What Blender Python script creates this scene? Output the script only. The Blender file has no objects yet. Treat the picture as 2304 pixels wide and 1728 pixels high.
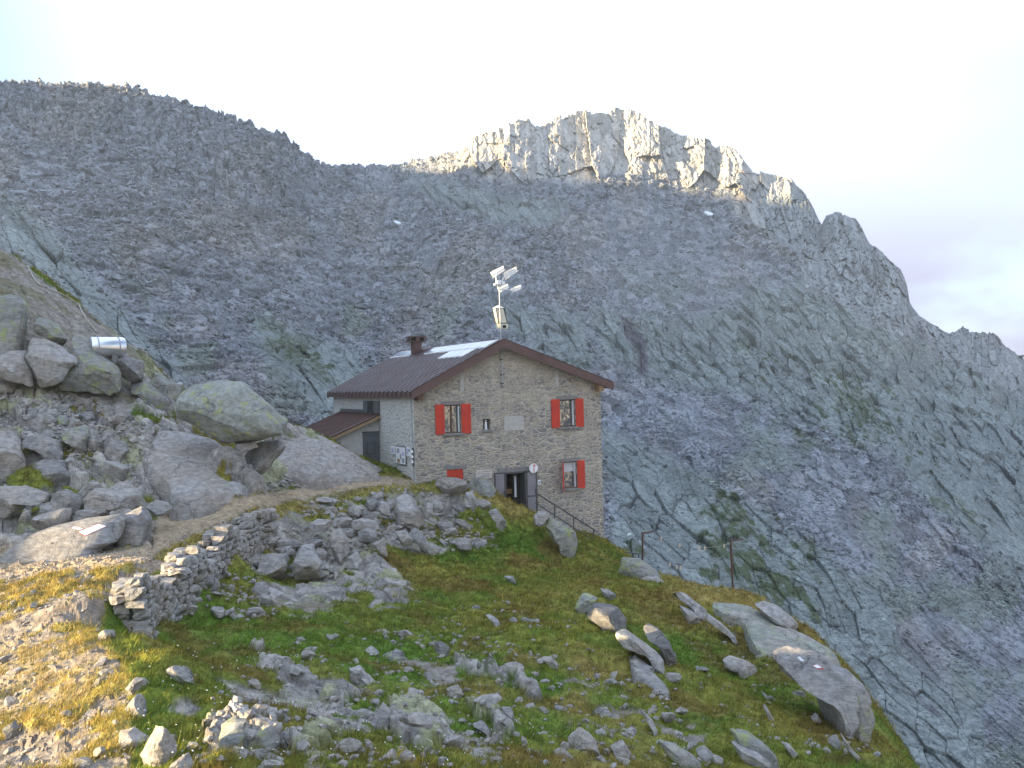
import bpy, bmesh, math, random
import numpy as np
from mathutils import Vector, Matrix
from mathutils.bvhtree import BVHTree

NEARW, FARW, FARH, TUFTS, SCREE = 1300, 1500, 680, 85000, 75000
random.seed(7)
RS = np.random.RandomState(11)
SC = bpy.context.scene
COL = SC.collection

# ------------------------------------------------------------------ camera model (2304 x 1728 survey of the photograph)
F, ROLL = 2261.0, 0.025
CR, SR = math.cos(ROLL), math.sin(ROLL)

def slopes(u, v):
    cx, cy = (u - 1152.0) / F, -(v - 864.0) / F
    return cx * CR + cy * SR, -cx * SR + cy * CR

def un(u, v, Y):
    a, b = slopes(u, v)
    return Vector((a * Y, Y, b * Y))

def proj(x, y, z):
    cx, cz = x / y, z / y
    return 1152 + F * (cx * CR - cz * SR), 864 - F * (cx * SR + cz * CR)

# ------------------------------------------------------------------ noise
def hashf(ix, iy, seed=0):
    h = (ix.astype(np.int64) * 374761393 + iy.astype(np.int64) * 668265263 + seed * 144269504) & 0xffffffff
    h = ((h ^ (h >> 13)) * 1274126177) & 0xffffffff
    h = ((h ^ (h >> 16)) * 2246822519) & 0xffffffff
    return ((h ^ (h >> 15)) & 0xffffff).astype(np.float32) / 16777216.0

def vnoise(x, y, seed=0):
    ix, iy = np.floor(x), np.floor(y)
    fx, fy = x - ix, y - iy
    fx = fx * fx * fx * (fx * (fx * 6 - 15) + 10); fy = fy * fy * fy * (fy * (fy * 6 - 15) + 10)
    a = hashf(ix, iy, seed); b = hashf(ix + 1, iy, seed); c = hashf(ix, iy + 1, seed); d = hashf(ix + 1, iy + 1, seed)
    return (a * (1 - fx) + b * fx) * (1 - fy) + (c * (1 - fx) + d * fx) * fy

def fbm(x, y, octv=4, seed=0, gain=0.5):
    s, amp, tot = 0.0, 1.0, 0.0
    for o in range(octv):
        s = s + amp * (vnoise(x * 2 ** o + 13.7 * o, y * 2 ** o - 7.1 * o, seed + o) - 0.5)
        tot += amp; amp *= gain
    return s / tot * 2.0

def blocks(x, y, seed=0, tilt=1.0, ty=None):
    """faceted rubble: every Voronoi cell is its own tilted plane. -> height (0..~1), edge distance, random per cell"""
    ix, iy = np.floor(x), np.floor(y)
    b1 = np.full(x.shape, 9.0); b2 = np.full(x.shape, 9.0)
    bx = np.zeros(x.shape); by = np.zeros(x.shape); ox = np.zeros(x.shape); oy = np.zeros(x.shape)
    for j in (-1, 0, 1):
        for i in (-1, 0, 1):
            cx, cy = ix + i, iy + j
            dx = x - (cx + hashf(cx, cy, seed)); dy = y - (cy + hashf(cx, cy, seed + 1))
            d = np.sqrt(dx * dx + dy * dy)
            m = d < b1
            b2 = np.where(m, b1, np.minimum(b2, d))
            bx = np.where(m, cx, bx); by = np.where(m, cy, by); ox = np.where(m, dx, ox); oy = np.where(m, dy, oy)
            b1 = np.where(m, d, b1)
    h = hashf(bx, by, seed + 2)
    ga, gb = hashf(bx, by, seed + 3) - 0.5, hashf(bx, by, seed + 4) - 0.5
    return h + 2.0 * (tilt * ga * ox + (tilt if ty is None else ty) * gb * oy), b2 - b1, hashf(bx, by, seed + 5)

def sstep(a, b, x):
    t = np.clip((x - a) / (b - a), 0, 1)
    return t * t * (3 - 2 * t)

def poly_mask(U, V, poly, soft=20.0):
    """1 inside, 0 outside, blended over soft"""
    p = np.array(poly, float); inside = np.zeros(U.shape, bool); dmin = np.full(U.shape, 1e9)
    for k in range(len(p)):
        x0, y0 = p[k]; x1, y1 = p[(k + 1) % len(p)]
        if y0 != y1:
            c = ((y0 > V) != (y1 > V)) & (U < (x1 - x0) * (V - y0) / (y1 - y0) + x0)
            inside ^= c
        L2 = (x1 - x0) ** 2 + (y1 - y0) ** 2 + 1e-9
        t = np.clip(((U - x0) * (x1 - x0) + (V - y0) * (y1 - y0)) / L2, 0, 1)
        dmin = np.minimum(dmin, (U - x0 - t * (x1 - x0)) ** 2 + (V - y0 - t * (y1 - y0)) ** 2)
    d = np.sqrt(dmin); d = np.where(inside, d, -d)
    return sstep(-soft, soft, d)

def lerp3(c, col, m):
    return c * (1 - m[..., None]) + np.array(col, float) * m[..., None]

# ------------------------------------------------------------------ mesh helpers
def tag(o, label=None, cat=None, group=None, kind=None):
    if label: o['label'] = label
    if cat: o['category'] = cat
    if group: o['group'] = group
    if kind: o['kind'] = kind
    return o

def link(o, parent=None):
    COL.objects.link(o)
    if parent is not None: o.parent = parent
    return o

def empty(name, loc, rz=0.0):
    o = bpy.data.objects.new(name, None); o.location = loc; o.rotation_euler = (0, 0, rz); o.empty_display_size = 0.2
    return link(o)

def raw_mesh(name, V, faces, n, col=None, smooth=False):
    """V (N,3); faces (M,n) int"""
    me = bpy.data.meshes.new(name)
    V = np.ascontiguousarray(V, np.float32); faces = np.ascontiguousarray(faces, np.int32)
    me.vertices.add(len(V)); me.vertices.foreach_set('co', V.ravel())
    me.loops.add(faces.size); me.loops.foreach_set('vertex_index', faces.ravel())
    me.polygons.add(len(faces)); me.polygons.foreach_set('loop_start', np.arange(0, faces.size, n, dtype=np.int32))
    me.update(calc_edges=True)
    if col is not None:
        c = np.ones((len(V), 4), np.float32); c[:, :3] = col
        a = me.color_attributes.new('col', 'FLOAT_COLOR', 'POINT'); a.data.foreach_set('color', c.ravel())
    (me.shade_smooth if smooth else me.shade_flat)()
    return me

def grid_faces(H, W, keep=None):
    i = np.arange(H * W).reshape(H, W)
    f = np.stack([i[:-1, :-1], i[:-1, 1:], i[1:, 1:], i[1:, :-1]], -1).reshape(-1, 4)
    if keep is not None:
        f = f[keep.reshape(-1)]
    return f

def mobj(name, me, mat=None, parent=None):
    o = bpy.data.objects.new(name, me)
    if mat: me.materials.append(mat)
    return link(o, parent)

class MB:
    """collects shapes, builds ONE mesh object"""
    def __init__(s): s.bm = bmesh.new()
    def box(s, x0, x1, y0, y1, z0, z1, bev=0.0):
        vs = [s.bm.verts.new(p) for p in ((x0,y0,z0),(x1,y0,z0),(x1,y1,z0),(x0,y1,z0),(x0,y0,z1),(x1,y0,z1),(x1,y1,z1),(x0,y1,z1))]
        fs = [s.bm.faces.new([vs[i] for i in q]) for q in ((3,2,1,0),(4,5,6,7),(0,1,5,4),(1,2,6,5),(2,3,7,6),(3,0,4,7))]
        if bev:
            es = list({e for f in fs for e in f.edges})
            bmesh.ops.bevel(s.bm, geom=es, offset=bev, segments=1, affect='EDGES')
        return s
    def prism(s, pts, off):
        """closed polygon pts (3D) extruded by vector off"""
        off = Vector(off); a = [s.bm.verts.new(p) for p in pts]; b = [s.bm.verts.new(Vector(p) + off) for p in pts]
        n = len(pts)
        s.bm.faces.new(a[::-1]); s.bm.faces.new(b)
        for i in range(n): s.bm.faces.new((a[i], a[(i+1) % n], b[(i+1) % n], b[i]))
        return s
    def tube(s, pts, r, n=8, r1=None):
        pts = [Vector(p) for p in pts]; rings = []
        for k, p in enumerate(pts):
            d = (pts[min(k+1, len(pts)-1)] - pts[max(k-1, 0)]).normalized()
            x = d.orthogonal().normalized() if k == 0 else (rings[-1][1] - d * rings[-1][1].dot(d)).normalized()
            y = d.cross(x); rr = r if r1 is None else r + (r1 - r) * k / (len(pts) - 1)
            rings.append(([s.bm.verts.new(p + x * rr * math.cos(t * 2 * math.pi / n) + y * rr * math.sin(t * 2 * math.pi / n)) for t in range(n)], x))
        for k in range(len(rings) - 1):
            a, b = rings[k][0], rings[k+1][0]
            for t in range(n): s.bm.faces.new((a[t], a[(t+1) % n], b[(t+1) % n], b[t]))
        s.bm.faces.new(rings[0][0][::-1]); s.bm.faces.new(rings[-1][0])
        return s
    def lathe(s, prof, c=(0,0,0), n=16):
        """prof [(r,z)]"""
        c = Vector(c); rings = [[s.bm.verts.new(c + Vector((r * math.cos(t*2*math.pi/n), r * math.sin(t*2*math.pi/n), z))) for t in range(n)] for r, z in prof]
        for k in range(len(rings) - 1):
            for t in range(n): s.bm.faces.new((rings[k][t], rings[k][(t+1) % n], rings[k+1][(t+1) % n], rings[k+1][t]))
        s.bm.faces.new(rings[0][::-1]); s.bm.faces.new(rings[-1])
        return s
    def xf(s, m): bmesh.ops.transform(s.bm, matrix=m, verts=s.bm.verts[:]); return s
    def build(s, name, mat, parent=None, smooth=None):
        bmesh.ops.recalc_face_normals(s.bm, faces=s.bm.faces[:])
        me = bpy.data.meshes.new(name); s.bm.to_mesh(me); s.bm.free()
        if smooth: me.shade_smooth(); me.set_sharp_from_angle(angle=math.radians(smooth))
        else: me.shade_flat()
        return mobj(name, me, mat, parent)

# ------------------------------------------------------------------ materials
class NT:
    def __init__(s, name):
        s.m = bpy.data.materials.new(name); s.m.use_nodes = True; s.t = s.m.node_tree; s.t.nodes.clear()
        s.out = s.n('ShaderNodeOutputMaterial'); s.b = s.n('ShaderNodeBsdfPrincipled')
        s.l(s.b.outputs[0], s.out.inputs[0])
    def n(s, typ, **kw):
        nd = s.t.nodes.new(typ)
        for k, v in kw.items():
            if k.startswith('i_'):
                key = k[2:]; nd.inputs[int(key) if key.isdigit() else key.replace('_', ' ')].default_value = v
            else: setattr(nd, k, v)
        return nd
    def l(s, a, b): s.t.links.new(a, b)
    def set(s, **kw):
        for k, v in kw.items(): s.b.inputs[k.replace('_', ' ')].default_value = v
    def pos(s):
        return s.n('ShaderNodeNewGeometry').outputs['Position']
    def obj(s):
        return s.n('ShaderNodeTexCoord').outputs['Object']
    def map(s, vec, scale=(1,1,1), rot=(0,0,0)):
        m = s.n('ShaderNodeMapping'); m.inputs['Scale'].default_value = scale; m.inputs['Rotation'].default_value = rot
        s.l(vec, m.inputs['Vector']); return m.outputs[0]
    def noise(s, vec, scale, detail=4, rough=0.55):
        t = s.n('ShaderNodeTexNoise'); t.inputs['Scale'].default_value = scale; t.inputs['Detail'].default_value = detail; t.inputs['Roughness'].default_value = rough
        s.l(vec, t.inputs['Vector']); return t.outputs['Fac']
    def ramp(s, fac, stops, const=False):
        r = s.n('ShaderNodeValToRGB'); e = r.color_ramp.elements
        while len(e) < len(stops): e.new(0.5)
        for k, (p, c) in enumerate(stops):
            e[k].position = p; e[k].color = (*c, 1) if isinstance(c, (tuple, list)) else (c, c, c, 1)
        if const: r.color_ramp.interpolation = 'CONSTANT'
        s.l(fac, r.inputs[0]); return r.outputs[0]
    def mix(s, a, b, fac=0.5, mode='MIX'):
        m = s.n('ShaderNodeMix', data_type='RGBA', blend_type=mode)
        for sock, v in ((m.inputs[6], a), (m.inputs[7], b)):
            if isinstance(v, (tuple, list)): sock.default_value = (*v, 1)
            else: s.l(v, sock)
        if isinstance(fac, (int, float)): m.inputs[0].default_value = fac
        else: s.l(fac, m.inputs[0])
        return m.outputs[2]
    def math(s, op, a, b=0.0):
        m = s.n('ShaderNodeMath', operation=op)
        for k, v in ((0, a), (1, b)):
            if isinstance(v, (int, float)): m.inputs[k].default_value = v
            else: s.l(v, m.inputs[k])
        return m.outputs[0]
    def color(s, c):
        if isinstance(c, (tuple, list)): s.b.inputs['Base Color'].default_value = (*c, 1)
        else: s.l(c, s.b.inputs['Base Color'])
    def bump(s, h, strength=0.5, dist=0.05, prev=None):
        b = s.n('ShaderNodeBump'); b.inputs['Strength'].default_value = strength; b.inputs['Distance'].default_value = dist
        s.l(h, b.inputs['Height'])
        if prev is not None: s.l(prev, b.inputs['Normal'])
        s.l(b.outputs[0], s.b.inputs['Normal']); return b.outputs[0]

def simple(name, col, rough=0.6, var=0.25, scale=6.0, metal=0.0, spec=0.5, bump=0.0):
    t = NT(name); p = t.obj(); n = t.noise(p, scale, 5)
    lo = tuple(c * (1 - var) for c in col); hi = tuple(min(1, c * (1 + var)) for c in col)
    t.color(t.ramp(n, [(0.3, lo), (0.7, hi)])); t.set(Roughness=rough, Metallic=metal, Specular_IOR_Level=spec)
    if bump: t.bump(n, bump, 0.02)
    return t.m

def terrain_mat(name, s1, s2, bump1, bump2, d1, d2):
    t = NT(name); p = t.pos()
    c = t.n('ShaderNodeAttribute', attribute_name='col').outputs['Color']
    n1 = t.noise(p, s1, 6, 0.65); n2 = t.noise(p, s2, 5, 0.6)
    c = t.mix(c, t.ramp(n1, [(0.3, 0.55), (0.7, 1.45)]), 1.0, 'MULTIPLY')
    c = t.mix(c, t.ramp(n2, [(0.3, 0.72), (0.7, 1.28)]), 1.0, 'MULTIPLY')
    t.color(c); t.set(Roughness=0.95, Specular_IOR_Level=0.15)
    b = t.bump(n2, bump2, d2); t.bump(n1, bump1, d1, b)
    return t.m

def rock_mat(name, base, warm, lichen=0.0, lcol=(0.36, 0.37, 0.10), band=0.5, dark=0.5, scale=1.0):
    t = NT(name); p = t.pos()
    big = t.noise(p, 0.9 * scale, 4); med = t.noise(p, 5 * scale, 6, 0.65); fin = t.noise(p, 30 * scale, 4, 0.7)
    st = t.noise(t.map(p, (2.2, 2.2, 16), (0.25, 0.55, 0.3)), 1.3 * scale, 5, 0.65)
    c = t.mix(base, warm, t.ramp(big, [(0.38, 0.0), (0.62, 1.0)]))
    c = t.mix(c, t.ramp(med, [(0.28, 0.5), (0.72, 1.4)]), 0.8, 'MULTIPLY')
    c = t.mix(c, t.ramp(st, [(0.3, 0.55), (0.7, 1.35)]), band, 'MULTIPLY')
    c = t.mix(c, t.ramp(fin, [(0.3, 0.7), (0.7, 1.3)]), 0.6, 'MULTIPLY')
    spots = t.ramp(t.noise(p, 3.3 * scale, 6, 0.7), [(0.30, 1.0), (0.40, 0.0)])
    c = t.mix(c, tuple(x * 0.35 for x in base), t.math('MULTIPLY', spots, dark))
    if lichen > 0:
        lm = t.ramp(t.noise(p, 2.6 * scale, 7, 0.72), [(0.60 - 0.16 * lichen, 0.0), (0.66 - 0.12 * lichen, 1.0)])
        c = t.mix(c, lcol, t.math('MULTIPLY', lm, 0.85))
    wv = t.n('ShaderNodeVectorMath', operation='MULTIPLY_ADD'); nn = t.n('ShaderNodeTexNoise'); nn.inputs['Scale'].default_value = 1.8; nn.inputs['Detail'].default_value = 5; t.l(p, nn.inputs['Vector']); t.l(nn.outputs['Color'], wv.inputs[0]); wv.inputs[1].default_value = (0.7, 0.7, 0.7); t.l(p, wv.inputs[2])
    vc = t.n('ShaderNodeTexVoronoi', feature='DISTANCE_TO_EDGE'); vc.inputs['Scale'].default_value = 1.0; t.l(t.map(wv.outputs[0], (0.75, 0.75, 1.5), (0.3, 0.5, 0.2)), vc.inputs['Vector'])
    crk = t.ramp(vc.outputs['Distance'], [(0.0, 0.0), (0.013, 1.0)])
    crk = t.math('MAXIMUM', crk, t.ramp(t.noise(p, 0.8, 3), [(0.42, 0.0), (0.55, 1.0)])); c = t.mix(tuple(0.4 * x for x in base), c, crk)
    t.color(c); t.set(Roughness=0.92, Specular_IOR_Level=0.2)
    t.bump(crk, 0.6, 0.05); b = t.b.inputs['Normal'].links[0].from_socket
    b = t.bump(fin, 0.5, 0.02, b); b = t.bump(st, 0.6, 0.06, b); t.bump(med, 0.55, 0.08, b)
    return t.m

# ================================================================== CAMERA, SKY, SUN
cd = bpy.data.cameras.new('camera'); cam = bpy.data.objects.new('camera', cd); link(cam)
cd.sensor_width = 36.0; cd.lens = 36.0 * F / 2304.0; cd.clip_start = 0.1; cd.clip_end = 20000
cam.matrix_world = Matrix(((CR, SR, 0, 0), (0, 0, -1, 0), (-SR, CR, 0, 0), (0, 0, 0, 1)))
SC.camera = cam

SUN_EL, SUN_AZ = math.radians(7.4), math.radians(-113.0)      # azimuth clockwise from +Y: the sun stands low on the left
SUND = Vector((math.sin(SUN_AZ) * math.cos(SUN_EL), math.cos(SUN_AZ) * math.cos(SUN_EL), math.sin(SUN_EL)))
sl = bpy.data.lights.new('sun', 'SUN'); so = bpy.data.objects.new('sun', sl); link(so)
sl.energy = 5.0; sl.angle = math.radians(0.6); sl.color = (1.0, 0.79, 0.47)
so.rotation_euler = SUND.to_track_quat('Z', 'Y').to_euler()

CLOUD_BRIGHT, CLOUD_LILAC = (3.8, 4.65, 6.3), (2.1, 2.0, 2.6)
w = bpy.data.worlds.new('World'); SC.world = w; w.use_nodes = True
nt = w.node_tree; nt.nodes.clear()
N = nt.nodes.new; L = nt.links.new
wo = N('ShaderNodeOutputWorld'); bg = N('ShaderNodeBackground'); L(bg.outputs[0], wo.inputs[0]); bg.inputs['Strength'].default_value = 0.058
sky = N('ShaderNodeTexSky'); sky.sky_type = 'NISHITA'; sky.sun_disc = False
sky.sun_elevation = SUN_EL; sky.sun_rotation = SUN_AZ; sky.altitude = 2500; sky.air_density = 1.0; sky.dust_density = 1.2; sky.ozone_density = 1.4
tc = N('ShaderNodeTexCoord'); sep = N('ShaderNodeSeparateXYZ'); L(tc.outputs['Generated'], sep.inputs[0])
def wnoise(scale, detail, rough, zs, loc):
    mp = N('ShaderNodeMapping'); mp.inputs['Scale'].default_value = (1.0, 1.0, zs); mp.inputs['Location'].default_value = loc; L(tc.outputs['Generated'], mp.inputs[0])
    nz = N('ShaderNodeTexNoise'); nz.inputs['Scale'].default_value = scale; nz.inputs['Detail'].default_value = detail; nz.inputs['Roughness'].default_value = rough; L(mp.outputs[0], nz.inputs['Vector']); return nz.outputs[0]
def wramp(v, a, b, c0=0.0, c1=1.0):
    m = N('ShaderNodeMapRange'); m.interpolation_type = 'SMOOTHSTEP'; m.inputs['From Min'].default_value = a; m.inputs['From Max'].default_value = b; m.inputs['To Min'].default_value = c0; m.inputs['To Max'].default_value = c1; L(v, m.inputs[0]); return m.outputs[0]
def wmath(op, a, b):
    m = N('ShaderNodeMath'); m.operation = op
    for k, v in ((0, a), (1, b)):
        if isinstance(v, float): m.inputs[k].default_value = v
        else: L(v, m.inputs[k])
    return m.outputs[0]
def wmix(f, a, b):
    m = N('ShaderNodeMix'); m.data_type = 'RGBA'; L(f, m.inputs[0])
    for k, v in ((6, a), (7, b)):
        if isinstance(v, tuple): m.inputs[k].default_value = (*v, 1)
        else: L(v, m.inputs[k])
    return m.outputs[2]
# bright thin cloud with clear gaps to both sides; a lilac bank of cloud low in the valley on the right
gap = wmath('MULTIPLY', wramp(wmath('ABSOLUTE', sep.outputs[0], 0.0), 0.26, 0.55), wramp(wnoise(1.7, 4, 0.5, 2.0, (0.3, 0.2, 0.1)), 0.30, 0.56, 0.4, 1.0))
bank = wmath('MULTIPLY', wramp(sep.outputs[2], 0.30, 0.06), wramp(wnoise(3.4, 5, 0.5, 2.2, (0.9, 0.4, 0.0)), 0.28, 0.50))
L(wmix(bank, wmix(gap, CLOUD_BRIGHT, sky.outputs[0]), CLOUD_LILAC), bg.inputs['Color'])

SC.view_settings.view_transform = 'Standard'; SC.view_settings.look = 'None'; SC.view_settings.gamma = 1.0
SC.view_settings.exposure = 2.5
SC.render.engine = 'CYCLES'
SC.cycles.use_denoising = True; SC.cycles.max_bounces = 6; SC.cycles.diffuse_bounces = 3


# ================================================================== NEAR GROUND (terrace, bank, hollow, crest, left outcrop)
def zpt(u, v, z):
    a, b = slopes(u, v); Y = z / b
    return (a * Y, Y, z)
CTRL = [zpt(*p) for p in (
 (0,1600,-4.75),(0,1450,-4.6),(0,1300,-4.28),(120,1350,-4.25),(200,1520,-4.38),(100,1720,-4.7),(350,1260,-4.1),(250,1330,-4.12),(420,1210,-4.05),(540,1180,-4.05),
 (560,1130,-3.95),(450,1165,-4.0),(700,1100,-3.85),(850,1082,-3.75),(640,1140,-4.0),(760,1110,-3.9),(900,1095,-3.85),(1000,1088,-3.9),(1060,1095,-4.05),(1100,1112,-4.3),(1180,1149,-4.95),
 (300,1435,-4.85),(400,1380,-5.05),(480,1330,-5.2),(560,1295,-5.4),(240,1350,-4.1),(380,1270,-4.1),(480,1215,-4.08),(575,1170,-4.05),
 (220,1440,-4.35),(260,1480,-4.25),(380,1480,-4.42),(450,1560,-4.52),(330,1560,-4.30),(420,1650,-4.5),(300,1700,-4.45),
 (650,1400,-5.4),(520,1420,-5.15),(800,1500,-5.5),(600,1560,-5.0),(700,1700,-4.8),(900,1650,-5.1),(1000,1400,-5.9),(1000,1500,-5.65),(1150,1728,-5.35),(1250,1270,-6.35),
 (1150,1300,-6.15),(1250,1400,-6.3),(1300,1550,-6.1),(1400,1700,-6.0),(1400,1400,-6.7),(1480,1300,-7.0),(1350,1280,-6.7),(1600,1345,-7.45),(1550,1500,-6.9),(1700,1450,-7.4),
 (1600,1700,-6.4),(1750,1600,-7.1),(1850,1650,-7.2),(1950,1728,-7.3),
 (700,1240,-5.15),(620,1280,-5.4),(760,1180,-4.6),(830,1330,-5.75),(900,1180,-5.0),(1000,1240,-5.75),(1000,1150,-4.9),(1130,1225,-5.9),(1100,1170,-5.2),(1180,1200,-5.7),(930,1280,-5.8),(1220,1170,-5.7),(1230,1230,-6.2))]
CTRL += [tuple(un(*p)) for p in (
 (1420,1270,40),(1500,1305,37.5),(1620,1332,36.5),(1720,1352,35),(1850,1440,30),(1900,1500,27.5),(1960,1600,24),(2050,1728,20),
 (520,1000,34),(560,1060,34.5),(440,1130,33),(330,970,35),(612,1098,36),(200,930,36),(100,1000,33),(0,1080,31),(200,1070,32),(0,950,35),(0,850,37),(150,870,37.5),(0,700,39),(150,760,40),
 (0,560,45),(100,640,44),(200,715,43.5),(270,770,43),(330,840,42),(400,890,41),(620,965,41),(700,972,42),(780,1017,42),(850,1062,41.5),(0,1160,29),(-250,1100,30),(-250,900,36),(-250,600,44))]
CTRL += [(0.2,23.2,-5.72),(3.0,24.2,-6.15),(0.2,40.9,-5.2),(3.9,43.2,-6.9),(11.5,37,-12.5),(12.5,32,-14.5),(12.2,28,-14.5),(12,22,-14.5),(11.5,14,-15),(8.5,42,-10.5),(20,35,-26),(20,20,-26),(12,50,-16),(30,40,-32),(30,15,-32),(20,60,-28),(40,50,-42),(40,20,-42),(45,80,-45),
 (7.5,14,-9.8),(7,8,-7.5),(6,2,-4.5),(6.9,17,-6.95),(8.2,17,-9.8),(9.1,20,-9.9),(9.9,24,-10.2),(10.3,27,-10.2),(-6,58,-8),(4,50,-10),(0,60,-14),(10,70,-30),(-10,62,-8),(-10,80,-25),(-25,80,-10),(-7,45,-3.4),(-9.5,46.5,-3.2),(-12,48,-3.2),(-14,60,-8),(-25,75,-6),
 (-26,58,2),(-20,57,-3),(-16,52,-2),(-30,45,9),(-40,31,8.9),(-40,26,8.7),(-40,21,5.6),(-40,17,1.9),(-40,14.5,0.1),(-40,10,-2.5),(-55,42,13),(-31,30,4.5),(-30,24,-1),(-28,19,-4),(-20,15,-4.5),(-30,5,-6),(-50,5,-8),(-60,25,0),(-60,60,14),(-38,60,8),(-22,27,-2),  # unseen left hill among these, heights shaped to shade the hut
 (0,0,-1.7),(0,3,-2.3),(-4,2,-2.2),(4,2,-2.4),(-8,3,-3.2),(8,3,-4.5),(0,8,-3.7),(-5,8,-3.7),(4,9,-4.4),(0,-10,-1),(-15,-5,-3),(12,-5,-6),(40,-10,-42),(-60,-15,-10)]
CT = np.array(CTRL, float)
_c2 = 0.7 ** 2
def _phi(d2): return np.sqrt(d2 + _c2)
_A = _phi(((CT[:, None, :2] - CT[None, :, :2]) ** 2).sum(-1)) + np.eye(len(CT)) * -0.02
_n = len(CT)
_M = np.zeros((_n + 3, _n + 3)); _M[:_n, :_n] = _A; _M[:_n, _n] = 1; _M[:_n, _n+1:] = CT[:, :2]; _M[_n, :_n] = 1; _M[_n+1:, :_n] = CT[:, :2].T
_W = np.linalg.solve(_M, np.concatenate([CT[:, 2], np.zeros(3)]))

def base_z(x, y):
    x = np.asarray(x, float); y = np.asarray(y, float); z = _W[_n] + _W[_n+1] * x + _W[_n+2] * y
    for k in range(_n):
        z = z + _W[k] * np.sqrt((x - CT[k, 0]) ** 2 + (y - CT[k, 1]) ** 2 + _c2)
    return z

PATH = [(-300,1340),(0,1292),(200,1286),(340,1260),(445,1203),(560,1152),(700,1120),(880,1092),(935,1088),(935,1076),(860,1074),(640,1098),(480,1128),(420,1140),(350,1165),(340,1225),(200,1240),(0,1235),(-300,1250)]
PATH2 = [(-300,1420),(0,1425),(180,1445),(260,1490),(270,1545),(180,1600),(0,1640),(-300,1660)]
LEFTROCK = [(-400,500),(0,540),(110,640),(290,760),(420,870),(640,960),(700,965),(800,1020),(880,1076),(700,1082),(620,1098),(440,1135),(350,1160),(340,1225),(60,1250),(-400,1180)]
BANK = [(575,1240),(600,1180),(650,1145),(740,1120),(900,1105),(1050,1105),(1100,1125),(1130,1170),(1120,1235),(1000,1245),(900,1240),(860,1240),(930,1340),(960,1370),(800,1375),(700,1330),(660,1380),(580,1330)]
LOWROCK = [(420,1540),(560,1490),(720,1500),(860,1530),(1000,1580),(1100,1728),(400,1760),(330,1660)]
SCRUB = [(560,1430),(900,1440),(1150,1480),(1500,1560),(1700,1728),(1000,1760),(400,1760),(380,1500)]
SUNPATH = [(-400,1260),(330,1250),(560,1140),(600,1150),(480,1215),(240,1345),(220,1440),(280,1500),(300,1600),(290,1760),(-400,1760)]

def z7(pts): return [(500 + a / 2.4475, 1050 + b / 2.4475) for a, b in pts]
BEDROCK = [z7(p) for p in (
 [(640,600),(760,638),(892,720),(872,752),(760,702),(638,652)], [(618,722),(720,740),(772,792),(690,784)], [(420,680),(520,650),(640,680),(700,730),(600,740),(470,730)],
 [(750,470),(850,480),(902,540),(960,598),(1042,690),(1012,722),(960,724),(870,692),(800,642),(770,560)], [(190,1100),(330,1078),(480,1158),(552,1212),(470,1228),(300,1162)],
 [(110,1010),(200,990),(270,1030),(330,1070),(220,1080),(150,1050)], [(520,1240),(640,1215),(740,1260),(720,1290),(600,1285)], [(350,1540),(450,1538),(582,1600),(572,1645),(400,1632)],
 [(910,1300),(1060,1288),(1182,1340),(1222,1402),(1200,1592),(1060,1572),(940,1490),(920,1400)], [(1550,1160),(1640,1190),(1760,1260),(1740,1280),(1620,1230)],
 [(-100,1400),(60,1380),(300,1420),(520,1400),(700,1480),(660,1560),(360,1530),(200,1590),(-80,1560)], [(1280,1060),(1400,1090),(1560,1160),(1600,1200),(1440,1160),(1300,1100)],
 [(1350,1340),(1500,1360),(1600,1440),(1560,1480),(1420,1440)])]
SMOOTH = [[(-300,640),(60,650),(170,730),(300,770),(330,860),(290,930),(120,880),(-300,860)], [(-300,420),(0,545),(110,650),(285,757),(225,752),(150,722),(80,700),(50,655),(-300,640)], [(560,1330),(640,1320),(760,1370),(700,1385),(600,1370)]]
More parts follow.
